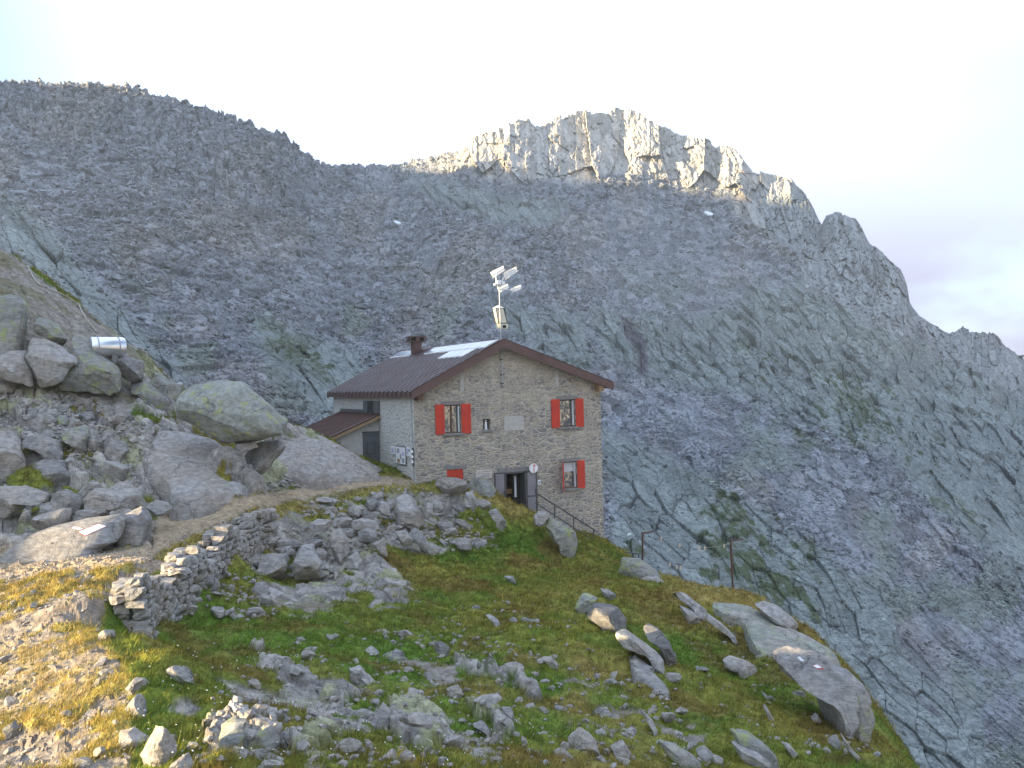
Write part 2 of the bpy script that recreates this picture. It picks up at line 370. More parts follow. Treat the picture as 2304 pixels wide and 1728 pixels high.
def near(x, y):
    """-> z, colour, grass amount"""
    z0 = base_z(x, y)
    ys = np.maximum(y, 4.0)
    U, V = proj(x, ys, z0)
    front = (y > 4.0)
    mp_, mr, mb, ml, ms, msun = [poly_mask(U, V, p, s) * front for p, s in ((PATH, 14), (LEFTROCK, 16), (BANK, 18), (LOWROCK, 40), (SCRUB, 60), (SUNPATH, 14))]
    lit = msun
    mp_ = np.maximum(mp_, poly_mask(U + 30 * fbm(x * 1.1, y * 1.1, 3, 33), V + 20 * fbm(x * 1.3, y * 1.3, 3, 35), PATH2, 30) * front * 0.62)
    beyond = sstep(6.5, 10.5, x - np.clip((y - 36) * 0.0, 0, 9)) * front + (~front) * 1.0      # the crest falls away to the right
    n1 = fbm(x * 0.55, y * 0.55, 4, 3); n2 = fbm(x * 1.9, y * 1.9, 4, 17); n3 = fbm(x * 6.0, y * 6.0, 3, 29)
    # blocky rock relief, cleavage running down to the right
    ca, sa = math.cos(0.5), math.sin(0.5)
    wx, wy = x + 0.5 * n1, y + 0.5 * fbm(x * 0.7, y * 0.7, 3, 5)
    p, q = wx * ca - wy * sa, wx * sa + wy * ca
    bA, eA, rA = blocks(p / 2.2, q / 1.0, 41, 0.8)
    bB, eB, rB = blocks(p / 0.8, q / 0.38, 53, 1.0)
    bC, eC, rC = blocks(p / 0.26, q / 0.16, 67, 1.0)
    rock = np.clip(mr + 0.0, 0, 1)
    mbed = np.zeros_like(x); msm = np.zeros_like(x)
    for q_ in BEDROCK: mbed = np.maximum(mbed, poly_mask(U + 22 * n2, V + 16 * fbm(x * 2.2, y * 2.2, 3, 37), q_, 9) * front)
    for q_ in SMOOTH: msm = np.maximum(msm, poly_mask(U + 14 * n2, V + 10 * n2, q_, 12) * front)
    grassn = 0.5 + 0.9 * n1 + 0.7 * n2
    # grass amount
    g = np.clip(1.15 - 0.25 * (n2 < -0.45), 0, 1)
    g = g * (1 - mp_) * (1 - 0.97 * sstep(0.35, 0.6, rock) * sstep(0.95, 0.55, grassn - 0.12)) * (1 - mb * sstep(0.75, 0.55, grassn))
    g = g * (1 - ml * sstep(0.50, 0.30, grassn)) * (1 - ms * sstep(0.26, 0.10, grassn))
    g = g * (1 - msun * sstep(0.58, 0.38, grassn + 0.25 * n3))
    moss = msm * sstep(-0.1, 0.25, fbm(x * 0.8, y * 1.6, 4, 151))
    g = np.clip(g * (1 - mbed * sstep(0.95, 0.75, grassn)) * (1 - msm) + 0.0, 0, 1)
    g = sstep(0.22, 0.62, g + 0.25 * n3)
    bare = 1 - g
    z = z0 + 0.16 * n1 * (1 - mp_) + 0.07 * n2 * (1 - 0.7 * mp_) + 0.02 * n3
    z = z + g * (0.22 * np.abs(fbm(x * 0.9, y * 0.9, 3, 91)) - 0.10 * np.abs(fbm(x * 2.6, y * 2.6, 2, 95))) - 0.03 * g
    rel = np.clip(rock * 1.0 * (1 - 0.8 * msm) + ml * 0.35 + mb * 0.5 + ms * 0.2 + mbed, 0, 1) * bare
    z = z + 0.20 * mbed * bare
    z = z + rel * ((0.09 + 0.41 * rock) * (bA - 0.5) - (0.06 + 0.16 * rock) * sstep(0.12, 0.0, eA) + (0.07 + 0.07 * rock) * (bB - 0.5) - 0.04 * sstep(0.16, 0.0, eB) + 0.03 * (bC - 0.5))
    z = z + msun * bare * (0.025 * (bC - 0.5) + 0.03 * (bB - 0.5) * (rB > 0.5)) + mp_ * (0.025 * (bC - 0.5))
    # colours
    c = np.zeros(x.shape + (3,)) + np.array((0.30, 0.275, 0.25))
    c = lerp3(c, (0.235, 0.215, 0.20), np.clip(0.5 + 0.9 * n2, 0, 1) * 0.6)
    c = c * np.where(rel[..., None] > 0.3, 0.62 + 0.7 * rB[..., None], 0.85 + 0.3 * rC[..., None])
    c = lerp3(c, (0.30, 0.31, 0.12), rel * sstep(0.12, 0.40, fbm(x * 1.1, y * 1.1, 4, 77)) * 0.5)
    c = lerp3(c, (0.145, 0.15, 0.075), moss * 0.75)
    soil = np.clip(bare * (1 - np.clip(rel * 1.6, 0, 1)), 0, 1)
    c = lerp3(c, (0.175, 0.130, 0.088), soil * (0.35 + 0.4 * np.clip(0.5 + n3, 0, 1)))
    c = lerp3(c, (0.37, 0.28, 0.18), mp_ * 0.85)
    green = np.array((0.095, 0.158, 0.020)); olive = np.array((0.195, 0.175, 0.034)); straw = np.array((0.34, 0.265, 0.085))
    k = np.clip(0.48 + 1.1 * fbm(x * 0.35, y * 0.35, 4, 101) + 0.5 * n2, 0, 1)
    gc = green * (1 - k[..., None]) + olive * k[..., None]
    gc = lerp3(gc, (0.155, 0.098, 0.030), sstep(0.05, 0.35, fbm(x * 0.8, y * 0.8, 4, 161)) * 0.6)
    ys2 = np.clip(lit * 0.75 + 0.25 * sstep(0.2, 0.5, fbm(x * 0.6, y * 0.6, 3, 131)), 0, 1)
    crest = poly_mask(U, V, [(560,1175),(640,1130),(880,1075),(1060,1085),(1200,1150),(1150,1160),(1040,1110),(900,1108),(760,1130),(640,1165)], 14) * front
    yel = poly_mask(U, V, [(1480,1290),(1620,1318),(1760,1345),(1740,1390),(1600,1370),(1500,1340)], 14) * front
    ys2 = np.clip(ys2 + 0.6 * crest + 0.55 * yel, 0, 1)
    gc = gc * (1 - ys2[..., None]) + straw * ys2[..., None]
    gc = gc * (0.75 + 0.5 * vnoise(x * 9, y * 9, 7))[..., None]
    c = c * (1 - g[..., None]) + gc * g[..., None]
    off = beyond * front
    return z, np.clip(c, 0.004, 0.8), g

# rows denser near the camera, columns in x/y
rows = [4.2]
while rows[-1] < 64: rows.append(rows[-1] + min(0.00024 * rows[-1] ** 2 + 0.004, 0.085 if rows[-1] < 47 else 0.2))
rows = np.array(rows); colsx = np.linspace(-0.565, 0.565, NEARW)
GY, GXs = np.meshgrid(rows, colsx, indexing='ij'); GX = GXs * GY
NZ, NC, NG = near(GX, GY)
NP = np.stack([GX, GY, NZ], -1)
M_GROUND = terrain_mat('alpine_ground', 5.0, 22.0, 0.5, 0.5, 0.05, 0.02)
og = mobj('ground', raw_mesh('ground', NP.reshape(-1, 3), grid_faces(*GX.shape), 4, NC.reshape(-1, 3)), M_GROUND); tag(og, kind='structure')
# the rest of the knoll, outside the picture: coarse
xs = np.arange(-75, 62, 0.9); yy = np.arange(-25, 96, 0.9)
HY, HX = np.meshgrid(yy, xs, indexing='ij')
hz_, hc_, hg_ = near(HX, HY)
inside = (np.abs(HX) < 0.545 * HY) & (HY > 5.5) & (HY < 62)
core = inside[:-1, :-1] & inside[1:, :-1] & inside[:-1, 1:] & inside[1:, 1:]
hz_ = hz_ - 0.12 * (inside)
ohs = mobj('hillside', raw_mesh('hillside', np.stack([HX, HY, hz_], -1).reshape(-1, 3), grid_faces(*HX.shape, keep=~core), 4, hc_.reshape(-1, 3), True), M_GROUND); tag(ohs, kind='structure')

def gz(x, y):
    return float(near(np.array([[float(x)]]), np.array([[float(y)]]))[0][0, 0])
NU, NV = proj(NP[..., 0], NP[..., 1], NP[..., 2])
_ground_bvh = BVHTree.FromPolygons([Vector(p) for p in NP[::2, ::2].reshape(-1, 3)], [tuple(f) for f in grid_faces(*GX[::2, ::2].shape)])
def hit(u, v):
    """point of the ground that shows at (u, v), or None"""
    a, b = slopes(u, v); d = Vector((a, 1, b)).normalized()
    p, n, i, dist = _ground_bvh.ray_cast(Vector((0, 0, 0)), d, 90)
    return p, n

# ------------------------------------------------------------------ turf: short alpine grass in tufts, one mass
t = NT('turf'); c = t.n('ShaderNodeAttribute', attribute_name='col').outputs['Color']
t.color(c); t.set(Roughness=0.8, Specular_IOR_Level=0.15)
tr = t.n('ShaderNodeBsdfTranslucent'); t.l(c, tr.inputs[0]); ms_ = t.n('ShaderNodeMixShader'); ms_.inputs[0].default_value = 0.35
t.l(t.b.outputs[0], ms_.inputs[1]); t.l(tr.outputs[0], ms_.inputs[2]); t.l(ms_.outputs[0], t.out.inputs[0]); M_TURF = t.m
gi = np.argwhere((NG > 0.45) & (GY > 9.0) & (NU > -30) & (NU < 2330) & (NV < 1790))
wgt = GY[gi[:, 0], gi[:, 1]] ** 1.0 * (1 + 1.6 * poly_mask(NU[gi[:, 0], gi[:, 1]], NV[gi[:, 0], gi[:, 1]], SUNPATH, 14))
pick = RS.choice(len(gi), TUFTS, p=wgt / wgt.sum())
gi = gi[pick]; B0 = NP[gi[:, 0], gi[:, 1]]; C0 = NC[gi[:, 0], gi[:, 1]]
nb = 7
dist = np.repeat(B0[:, 1], nb)
tuft = np.repeat((0.5 + 1.0 * RS.rand(TUFTS) ** 2) * np.where(RS.rand(TUFTS) < 0.08, 2.0, 1.15), nb)
base = np.repeat(B0, nb, 0); base[:, :2] += RS.normal(0, 0.05, (len(base), 2)); base[:, 2] -= 0.01
ang = RS.rand(len(base)) * 6.283; hgt = (0.035 + 0.07 * RS.rand(len(base))) * tuft; wid = np.maximum(0.006, 0.00035 * dist) * (0.7 + 0.6 * RS.rand(len(base)))
lean = RS.normal(0, 0.45, (len(base), 2)) * hgt[:, None]; lean[:, 0] += 0.25 * hgt
dx, dy = np.cos(ang) * wid, np.sin(ang) * wid
tri = np.empty((len(base), 3, 3)); tri[:, 0] = base; tri[:, 1] = base; tri[:, 2] = base
tri[:, 0, 0] -= dx; tri[:, 0, 1] -= dy; tri[:, 1, 0] += dx; tri[:, 1, 1] += dy
tri[:, 2, :2] += lean; tri[:, 2, 2] += hgt
gcol = np.repeat(C0 * (0.6 + 0.85 * RS.rand(TUFTS, 1)), nb, 0) * (0.7 + 0.9 * RS.rand(len(base), 1)); gcol[:, 0] *= (0.85 + 0.4 * RS.rand(len(base)))
tu = mobj('grass', raw_mesh('grass', tri.reshape(-1, 3), np.arange(len(base) * 3).reshape(-1, 3), 3, np.repeat(np.clip(gcol, 0, 0.7), 3, 0), True), M_TURF)
tag(tu, 'short green and straw coloured alpine turf on the knoll', 'grass', kind='stuff')

# ================================================================== FAR MOUNTAIN SIDE
RIDGE = np.array([(-300,150),(-150,178),(0,185),(135,183),(281,193),(344,208),(417,227),(490,250),(583,283),(641,302),(677,338),(719,365),(750,371),(802,370),(865,373),(937,359),(1052,338),(1057,312),(1104,297),(1120,295),(1130,281),
 (1187,266),(1203,281),(1219,286),(1239,269),(1302,253),(1364,255),(1385,244),(1437,250),(1458,269),(1531,302),(1594,316),(1609,333),(1620,325),(1656,338),(1698,391),(1708,387),(1781,401),(1792,417),(1817,443),(1849,505),(1859,484),
 (1885,479),(1927,495),(1958,552),(1969,557),(2026,604),(2041,646),(2047,682),(2067,708),(2104,734),(2135,752),(2150,745),(2166,740),(2177,745),(2208,750),(2239,752),(2260,776),(2304,807),(2420,860),(2600,960)], float)
RY = np.array([(-300,430),(0,430),(400,440),(640,480),(750,560),(900,590),(1060,560),(1200,560),(1400,600),(1600,540),(1700,480),(1850,410),(2000,360),(2140,352),(2304,375),(2600,390)], float)
FV = np.array([(-300,790),(0,790),(300,930),(700,1100),(1000,1200),(1400,1450),(1700,1640),(1900,1790),(2304,1890),(2600,1950)], float)
FY = np.array([(-300,100),(0,100),(300,112),(700,128),(1100,135),(1400,122),(1900,88),(2304,78),(2600,76)], float)
uu = np.linspace(-170, 2480, FARW); tt = np.linspace(0, 1, FARH)
rv = np.interp(uu, RIDGE[:, 0], RIDGE[:, 1])
jag = np.interp(uu, [-200, 300, 640, 700, 1000, 1060, 1800, 1850, 2480], [3.5, 4.5, 4, 3, 3, 5, 4, 3, 4])
b_, e_, r_ = blocks(uu / 13.0, uu * 0 + 0.5, 5, 1.2); b2_, _, _ = blocks(uu / 34.0, uu * 0 + 0.5, 15, 1.0)
rv = rv - jag * (b_ - 0.4) - jag * (b2_ - 0.5)
ry = np.interp(uu, RY[:, 0], RY[:, 1]); fv = np.interp(uu, FV[:, 0], FV[:, 1]); fy = np.interp(uu, FY[:, 0], FY[:, 1])
T, UU = np.meshgrid(tt, uu, indexing='ij')
kern = np.exp(-0.5 * (np.arange(-160, 161) / 55.0) ** 2); kern /= kern.sum()
rvs = np.convolve(np.pad(np.interp(uu, RIDGE[:, 0], RIDGE[:, 1]), 160, mode='edge'), kern, 'valid'); rvs = np.maximum(rvs, 0) + 4
VV = fv + (rvs - fv) * T + (rv - rvs) * T ** 9
YY0 = fy * (ry / fy) ** (T ** 1.12); YY = YY0
# body of the mountain: spurs and gullies
YY = YY * (1 + 0.050 * fbm(UU / 420, VV / 330, 4, 201) + 0.022 * fbm(UU / 120 + VV / 400, VV / 140 - UU / 300, 3, 211))
a_, s_ = slopes(UU, VV)
X = a_ * YY; Z = s_ * YY
A = X.copy()
A = slopes(UU, VV)[0] * YY0
B = 1.05 * YY0 * slopes(UU, fv + (rvs - fv) * T)[1] + 0.10 * (YY0 - fy)

cliff = np.zeros_like(X)
for poly, sf in (([(1045,352),(1060,300),(1130,260),(1300,235),(1440,235),(1610,310),(1700,370),(1790,395),(1835,440),(1860,520),(1790,570),(1650,480),(1640,420),(1560,425),(1480,395),(1400,392),(1340,400),(1310,420),(1240,405),(1150,412),(1060,395)], 12),
                 ([(1850,500),(1890,455),(1975,540),(2060,640),(2080,715),(2040,760),(1990,730),(1900,690),(1820,640),(1790,560)], 14),
                 ([(2060,700),(2170,735),(2304,800),(2304,900),(2200,830),(2100,790)], 18),
                 ([(2290,800),(2304,800),(2304,810)], 14)):
    cliff = np.maximum(cliff, poly_mask(UU, VV, poly, sf))
wob = 60 * fbm(UU / 160, VV / 160, 3, 231)
slab = np.zeros_like(X)
for poly, sf in (([(1320,690),(1460,735),(1620,690),(1700,640),(1780,590),(1860,650),(2000,740),(2100,770),(2304,830),(2480,960),(2480,1350),(2200,1230),(2000,1020),(1830,960),(1660,880),(1480,860),(1360,800)], 26),
                 ([(1340,960),(1460,1000),(1600,1080),(1760,1180),(1960,1330),(2060,1480),(2200,1600),(2230,1728),(1900,1728),(1560,1400),(1380,1250)], 26),
                 ([(560,700),(760,770),(880,880),(1000,1000),(760,960),(600,800)], 26),
                 ([(0,430),(120,520),(260,680),(420,860),(300,860),(0,640)], 22),
                 ([(1080,690),(1300,700),(1330,800),(1200,780)], 26),
                 ([(900,390),(1180,440),(1290,460),(1260,500),(1100,490),(950,440)], 16)):
    slab = np.maximum(slab, poly_mask(UU + wob, VV + 0.6 * wob, poly, sf))
slab = slab * (1 - cliff)
fine = poly_mask(UU, VV, [(1320,480),(1420,440),(1560,470),(1690,560),(1760,640),(1690,690),(1560,720),(1380,700),(1300,620)], 30)      # fan of small scree
fine = np.maximum(fine, poly_mask(UU + wob, VV, [(1400,870),(1560,880),(1760,960),(1960,1060),(2120,1250),(2304,1420),(2480,1500),(2480,1800),(2300,1728),(2120,1530),(1960,1280),(1760,1130),(1560,1010),(1420,960)], 30))
fine = fine * (1 - slab * 0.85)
scree = np.clip(1 - slab - cliff, 0, 1)
wx, wy = A + 1.2 * fbm(A / 5, B / 5, 2, 3), B + 1.2 * fbm(A / 5, B / 5, 2, 9)
near_ = np.clip(YY / 300.0, 0.35, 1.3)
k1, e1, r1 = blocks(wx / (2.6), wy / (2.6), 301, 1.2)
k2, e2, r2 = blocks(wx / 6.5, wy / 5.5, 311, 1.1)
k3, e3, r3 = blocks(wx / 1.2, wy / 1.2, 321, 1.0)
th = 0.80; ct, st = math.cos(th), math.sin(th)
def dip(Yr, sd):
    # bedding runs down to the right across the whole face
    a1, b1 = (UU - 1152) / F * Yr, -(VV - 864) / F * Yr
    a1, b1 = a1 + 0.9 * fbm(a1 / 9, b1 / 9, 3, 4 + sd), b1 + 0.9 * fbm(a1 / 9, b1 / 9, 3, 8 + sd)
    pp, qq = a1 * ct - b1 * st, a1 * st + b1 * ct
    return pp, qq, blocks(pp / 6.0, qq / 2.2, 331 + sd, 1.1), blocks(pp / 2.6, qq / 1.0, 341 + sd, 1.1)
p, q, (k4, e4, r4), (k5, e5, r5) = dip(150.0, 0)
p2, q2, (K4, E4, R4), (K5, E5, R5) = dip(300.0, 40)
fb = sstep(185, 235, YY0 + 15 * fbm(UU / 90, VV / 90, 3, 71))
k4, e4, r4, k5, e5, r5 = [a * (1 - fb) + b * fb for a, b in ((k4, K4), (e4, E4), (r4, R4), (k5, K5), (e5, E5), (r5, R5))]
CA, CB = (UU - 1152) / F * 470, -VV / F * 470
lean_ = CA + 0.22 * CB
cxw, cyw = lean_ + 2.0 * fbm(CA / 10, CB / 10, 3, 6), CB + 1.5 * fbm(CA / 6, CB / 6, 3, 16)
k6, e6, r6 = blocks(cxw / 6.5, cyw / 14.0, 351, 1.7, 0.7)
k9, e9, r9 = blocks(CA / 1.3, CB / 1.9, 381, 1.4)
k7, e7, r7 = blocks(cxw / 2.6, cyw / 4.5, 361, 1.5, 0.8)
k10, e10, r10 = blocks((CA + 0.3 * CB) / 3.4, CB / 5.0, 395, 1.5)
k8, e8, r8 = blocks(CA / 19.0, cyw / 42.0, 371, 2.4, 0.8)
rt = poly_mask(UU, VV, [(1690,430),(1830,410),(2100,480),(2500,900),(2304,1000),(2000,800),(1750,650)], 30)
broken = poly_mask(UU, VV, [(-200,150),(300,180),(500,245),(640,290),(720,365),(680,420),(500,400),(300,330),(0,300),(-200,320)], 30)
broken = np.maximum(broken, poly_mask(UU, VV, [(305,335),(560,350),(650,400),(700,470),(690,500),(600,475),(480,450),(330,400)], 20))
D = scree * (broken * (1.5 * (k10 - 0.5) - 1.0 * sstep(0.08, 0.0, e10)) + (1 - 0.6 * fine) * (0.9 * (k1 - 0.5) + 1.5 * (k2 - 0.5) * (r2 > 0.55)) + 0.45 * (k3 - 0.5) - 0.5 * sstep(0.12, 0.0, e2) * (1 - fine)) * np.clip(near_ ** 0.7, 0, 1.1)
D = D + slab * (1.7 * (k4 - 0.5) + 1.6 * fbm(p / 16, q / 6, 3, 481) - 0.7 * sstep(0.06, 0.0, e4) + 0.45 * (k5 - 0.5) - 0.25 * sstep(0.08, 0.0, e5)) * np.clip(near_, 0.35, 1.0)
Dc = cliff * (4.0 * (k6 - 0.5) - 1.2 * sstep(0.06, 0.0, e6) + 3.0 * (k7 - 0.5) - 0.4 * sstep(0.08, 0, e7) + 1.7 * (k9 - 0.5) + 16.0 * (k8 - 0.5) * (1 - 0.75 * rt) + 9.0 * fbm(CA / 30, CB / 45, 3, 391)) * np.clip(YY / 480.0, 0.55, 1.2)
R = np.sqrt(X * X + YY * YY + Z * Z)
# push along the outward normal of the slope (half out of the hill, half up); cliffs mostly outward
ox, oy, oz = -X / R * 0.55, -YY / R * 0.55, np.full_like(X, 0.75)
FX, FYY, FZ = X + D * ox - Dc * X / R * 0.95, YY + D * oy - Dc * YY / R * 0.95, Z + D * oz - Dc * Z / R * 0.95
# rock colour, with sunlit and shaded tones worked into parts of it
c = np.zeros(X.shape + (3,)) + np.array((0.262, 0.262, 0.262))
warm = sstep(0.02, 0.30, fbm(UU / 150 + VV / 300, VV / 120 - UU / 400, 4, 401)) * scree
c = lerp3(c, (0.33, 0.285, 0.235), warm * 0.38)
c = c * (0.62 + 0.72 * r1[..., None])
c = lerp3(c, np.array((0.262, 0.282, 0.245)), slab * 0.85)
c = lerp3(c, np.array((0.37, 0.345, 0.31)), cliff * 0.8)  # cliffs paler and warmer: sunlight on the summit put into the colour
c = lerp3(c, (0.235, 0.242, 0.225), cliff * rt * 0.8)  # right towers painted darker for the shade they stand in
c = c * (1 - slab[..., None] * (0.30 * (r4[..., None] - 0.4) + 0.2 * (r5[..., None] - 0.5)))
c = c * (1 + cliff[..., None] * 0.5 * (r7[..., None] - 0.5))
c = lerp3(c, (0.08, 0.085, 0.07), slab * np.maximum(sstep(0.05, 0.0, e4), 0.5 * sstep(0.06, 0.0, e5)) * 0.25)  # crack lines between slabs painted darker
lich = sstep(0.05, 0.4, fbm(UU / 90, VV / 90, 4, 421)) * scree * sstep(520, 760, VV)
c = lerp3(c, (0.21, 0.235, 0.175), lich * 0.6)
gn = fbm(p / 22, q / 7, 4, 431) + 0.8 * fbm(A / 2.2, B / 2.2, 3, 441)
grs = np.zeros_like(X)
for poly, thr in (([(1820,900),(1960,890),(1960,1000),(1860,1020)], -0.25), ([(1560,1170),(1680,1180),(1960,1400),(1880,1440),(1640,1300)], 0.0), ([(580,720),(800,820),(870,880),(760,880),(620,790)], 0.0),
                  ([(2080,1080),(2240,1170),(2230,1200),(2100,1120)], -0.2), ([(1360,1060),(1700,1080),(1900,1300),(1600,1330),(1380,1240)], 0.22), ([(1600,760),(1960,840),(2200,1050),(2300,1120),(1800,1000)], 0.28)):
    grs = np.maximum(grs, poly_mask(UU + 0.5 * wob, VV, poly, 24) * sstep(thr, thr + 0.14, gn))
grs = grs * (0.35 + 0.65 * (vnoise(A * 1.6, B * 1.6, 471) > 0.42))
c = lerp3(c, (0.085, 0.10, 0.035), grs * 0.9)
streak = poly_mask(UU + 0.12 * wob, VV, [(1402,715),(1425,722),(1455,765),(1462,830),(1440,850),(1432,790),(1412,750)], 7)
streak = np.maximum(streak, poly_mask(UU + 0.2 * wob, VV + 0.2 * wob, [(1640,1110),(1690,1150),(1860,1330),(2130,1540),(2200,1650),(2080,1600),(1850,1400),(1680,1220)], 10) * sstep(0.0, 0.3, fbm(p / 30, q / 2.0, 3, 451)))
c = lerp3(c, (0.10, 0.075, 0.085), streak * 0.8)
FC = np.clip(c * (0.80 + 0.2 * cliff[..., None]) * (1 + (1 - (cliff * (1 - rt))[..., None]) * np.array((-0.03, -0.005, 0.06))), 0.02, 0.7)  # blue of the shade tinted in, left out on the sunlit cliffs
# far side of the crest, so that the ridge has a back
back = []; bcol = []
for k in range(1, 7):
    f = k / 6.0
    back.append(np.stack([FX[-1] * (1 + 0.35 * f), FYY[-1] * (1 + 0.35 * f), FZ[-1] - (FZ[-1] * 0.2 + 110) * f ** 1.3], -1)); bcol.append(FC[-1])
# the valley floor under the knoll
front_, fcol = [], []
for f in (0.30, 0.42, 0.54, 0.66, 0.78, 0.90):
    front_.append(np.stack([FX[0] * f, FYY[0] * f, FZ[0] - 26 * (1 - f) - np.maximum(0, -20 - FZ[0]) * 0.3 * (1 - f) - np.maximum(0, FZ[0]) * (1 - f)], -1)); fcol.append(FC[0])
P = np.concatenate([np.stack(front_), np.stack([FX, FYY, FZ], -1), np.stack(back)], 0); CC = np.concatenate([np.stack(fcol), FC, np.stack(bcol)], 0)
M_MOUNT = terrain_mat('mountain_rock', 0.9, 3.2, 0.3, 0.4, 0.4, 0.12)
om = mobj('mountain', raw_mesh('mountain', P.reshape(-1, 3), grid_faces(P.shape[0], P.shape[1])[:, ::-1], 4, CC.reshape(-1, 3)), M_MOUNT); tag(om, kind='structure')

# ------------------------------------------------------------------ scree: loose angular blocks over the whole slope, one mass
def rock_template(seed, sub=1, cuts=7, flat=(1, 0.8, 0.55)):
    r = np.random.RandomState(seed); bm = bmesh.new(); bmesh.ops.create_icosphere(bm, subdivisions=sub, radius=1.0)
    V = np.array([v.co[:] for v in bm.verts]); Fc = np.array([[v.index for v in f.verts] for f in bm.faces]); bm.free()
    for _ in range(cuts):
        n = r.normal(size=3); n /= np.linalg.norm(n); d = V @ n; cut = r.uniform(0.38, 0.75)
        V = V - np.outer(np.maximum(d - cut, 0), n)
    V = V * np.array(flat) * r.uniform(0.8, 1.2, 3)
    return V / np.abs(V).max(), Fc

def rand_rot(n, up=0.55):
    """random turn about the vertical, then a modest random lean"""
    a = RS.rand(n) * 6.283; b = RS.normal(0, up, n); g = RS.rand(n) * 6.283
    ca, sa, cb, sb, cg, sg = np.cos(a), np.sin(a), np.cos(b), np.sin(b), np.cos(g), np.sin(g)
    Z_ = np.zeros(n); O = np.ones(n)
    Ra = np.stack([ca, -sa, Z_, sa, ca, Z_, Z_, Z_, O], -1).reshape(n, 3, 3)
    Rb = np.stack([O, Z_, Z_, Z_, cb, -sb, Z_, sb, cb], -1).reshape(n, 3, 3)
    Rg = np.stack([cg, -sg, Z_, sg, cg, Z_, Z_, Z_, O], -1).reshape(n, 3, 3)
    return Rg @ Rb @ Ra

def soup(name, pos, size, colr, templates, mat, up=0.55):
    vs, fs, cs, off = [], [], [], 0
    which = RS.randint(0, len(templates), len(pos))
    for k, (V, Fc) in enumerate(templates):
        m = which == k; n = m.sum()
        if not n: continue
        Q = np.einsum('nij,vj->nvi', rand_rot(n, up), V) * size[m][:, None, None] + pos[m][:, None, :]
        vs.append(Q.reshape(-1, 3)); cs.append(np.repeat(colr[m], len(V), 0))
        fs.append((Fc[None] + (np.arange(n) * len(V))[:, None, None]).reshape(-1, 3) + off); off += n * len(V)
    return mobj(name, raw_mesh(name, np.concatenate(vs), np.concatenate(fs), 3, np.concatenate(cs)), mat)

tmpl = [rock_template(500 + k, 1, 6, fl) for k, fl in enumerate([(1, .8, .5), (1, .7, .35), (1, .55, .45), (1, .9, .7), (1, .6, .3), (1, .75, .6)])]
pw = (scree * (1 - 0.35 * fine) + 0.30 * slab) ** 1.0 * (0.25 + 0.9 * sstep(-0.25, 0.35, fbm(UU / 70, VV / 70, 3, 461)))
pw[-6:] *= 0.3
idx = RS.choice(pw.size, SCREE, p=(pw / pw.sum()).ravel()); ii, jj = np.unravel_index(idx, pw.shape)
pos = np.stack([FX[ii, jj], FYY[ii, jj], FZ[ii, jj]], -1)
size = 0.0022 * pos[:, 1] ** 0.9 * np.exp(RS.normal(0, 0.60, SCREE)) * (1 - 0.45 * fine[ii, jj]) + 0.12
size = np.minimum(size * (1 - 0.4 * slab[ii, jj]), 3.6)
sc_c = np.clip(FC[ii, jj] / (0.62 + 0.72 * r1[ii, jj])[:, None] * (0.72 + 0.62 * RS.rand(SCREE, 1) ** 1.3), 0.02, 0.6)
scr = soup('scree', pos, size, sc_c, tmpl, M_MOUNT, 0.5)
tag(scr, 'grey scree blocks strewn over the mountain side', 'scree', kind='stuff')

# ------------------------------------------------------------------ unseen ranges closing the valley, crests shaped to hold sun off the slope
def range_mesh(name, ridge, width, seed):
    ridge = np.array(ridge, float); n = len(ridge); tq = np.linspace(0, n - 1, 60 * n); R3 = np.stack([np.interp(tq, np.arange(n), ridge[:, k]) for k in range(3)], -1)
    tang = np.gradient(R3[:, :2], axis=0); nrm = np.stack([-tang[:, 1], tang[:, 0]], -1); nrm /= np.linalg.norm(nrm, axis=1)[:, None] + 1e-9
    wv = np.linspace(-1, 1, 111); out = np.empty((111, len(tq), 3))
    for k, s in enumerate(wv):
        out[k, :, :2] = R3[:, :2] + nrm * s * width
        out[k, :, 2] = -60 + (R3[:, 2] + 60) * (1 - abs(s) ** 0.85)
    nz_ = fbm(out[..., 0] / 90, out[..., 1] / 90, 5, seed); out[..., 2] += 26 * nz_ * (0.25 + 0.75 * np.abs(wv)[:, None])
    kb, eb, rb = blocks(out[..., 0] / 34, out[..., 1] / 34, seed + 3, 1.6); out[..., 2] += ((34 if seed == 641 else 12) * (kb - 0.5) + 14 * fbm(out[..., 0] / 30, out[..., 1] / 30, 4, seed + 5)) * np.abs(wv)[:, None] ** 0.5
    cc_ = np.zeros(out.shape) + 0.30; cc_ *= (1 + 0.5 * fbm(out[..., 0] / 30, out[..., 1] / 30, 4, seed + 9))[..., None]
    o = mobj(name, raw_mesh(name, out.reshape(-1, 3), grid_faces(*out.shape[:2]), 4, cc_.reshape(-1, 3), True), M_MOUNT); tag(o, kind='structure'); return o
range_mesh('unseen_hills', [(-600,640,240),(-600,480,222),(-590,400,208),(-585,344,197),(-580,300,190),(-580,184,182),(-580,100,168),(-585,20,124),(-590,-60,92),(-590,-110,80),(-600,-170,64),(-610,-260,22)], 170, 611)
range_mesh('unseen_hills', [(-345,560,195),(-335,500,160),(-330,480,148),(-330,461,135),(-330,434,130),(-330,400,128),(-332,335,126),(-335,294,128),(-338,230,136),(-340,150,128),(-345,60,72),(-350,-20,38),(-355,-70,22),(-360,-120,8)], 85, 671)  # unseen spur added so its shadow covers the left ridge
range_mesh('unseen_hills', [(300,120,-20),(700,-200,130),(760,-520,230),(560,-820,260),(200,-980,230),(-200,-1000,150),(-520,-900,60)], 260, 641)  # unseen sunlit range added for the hut windows to reflect

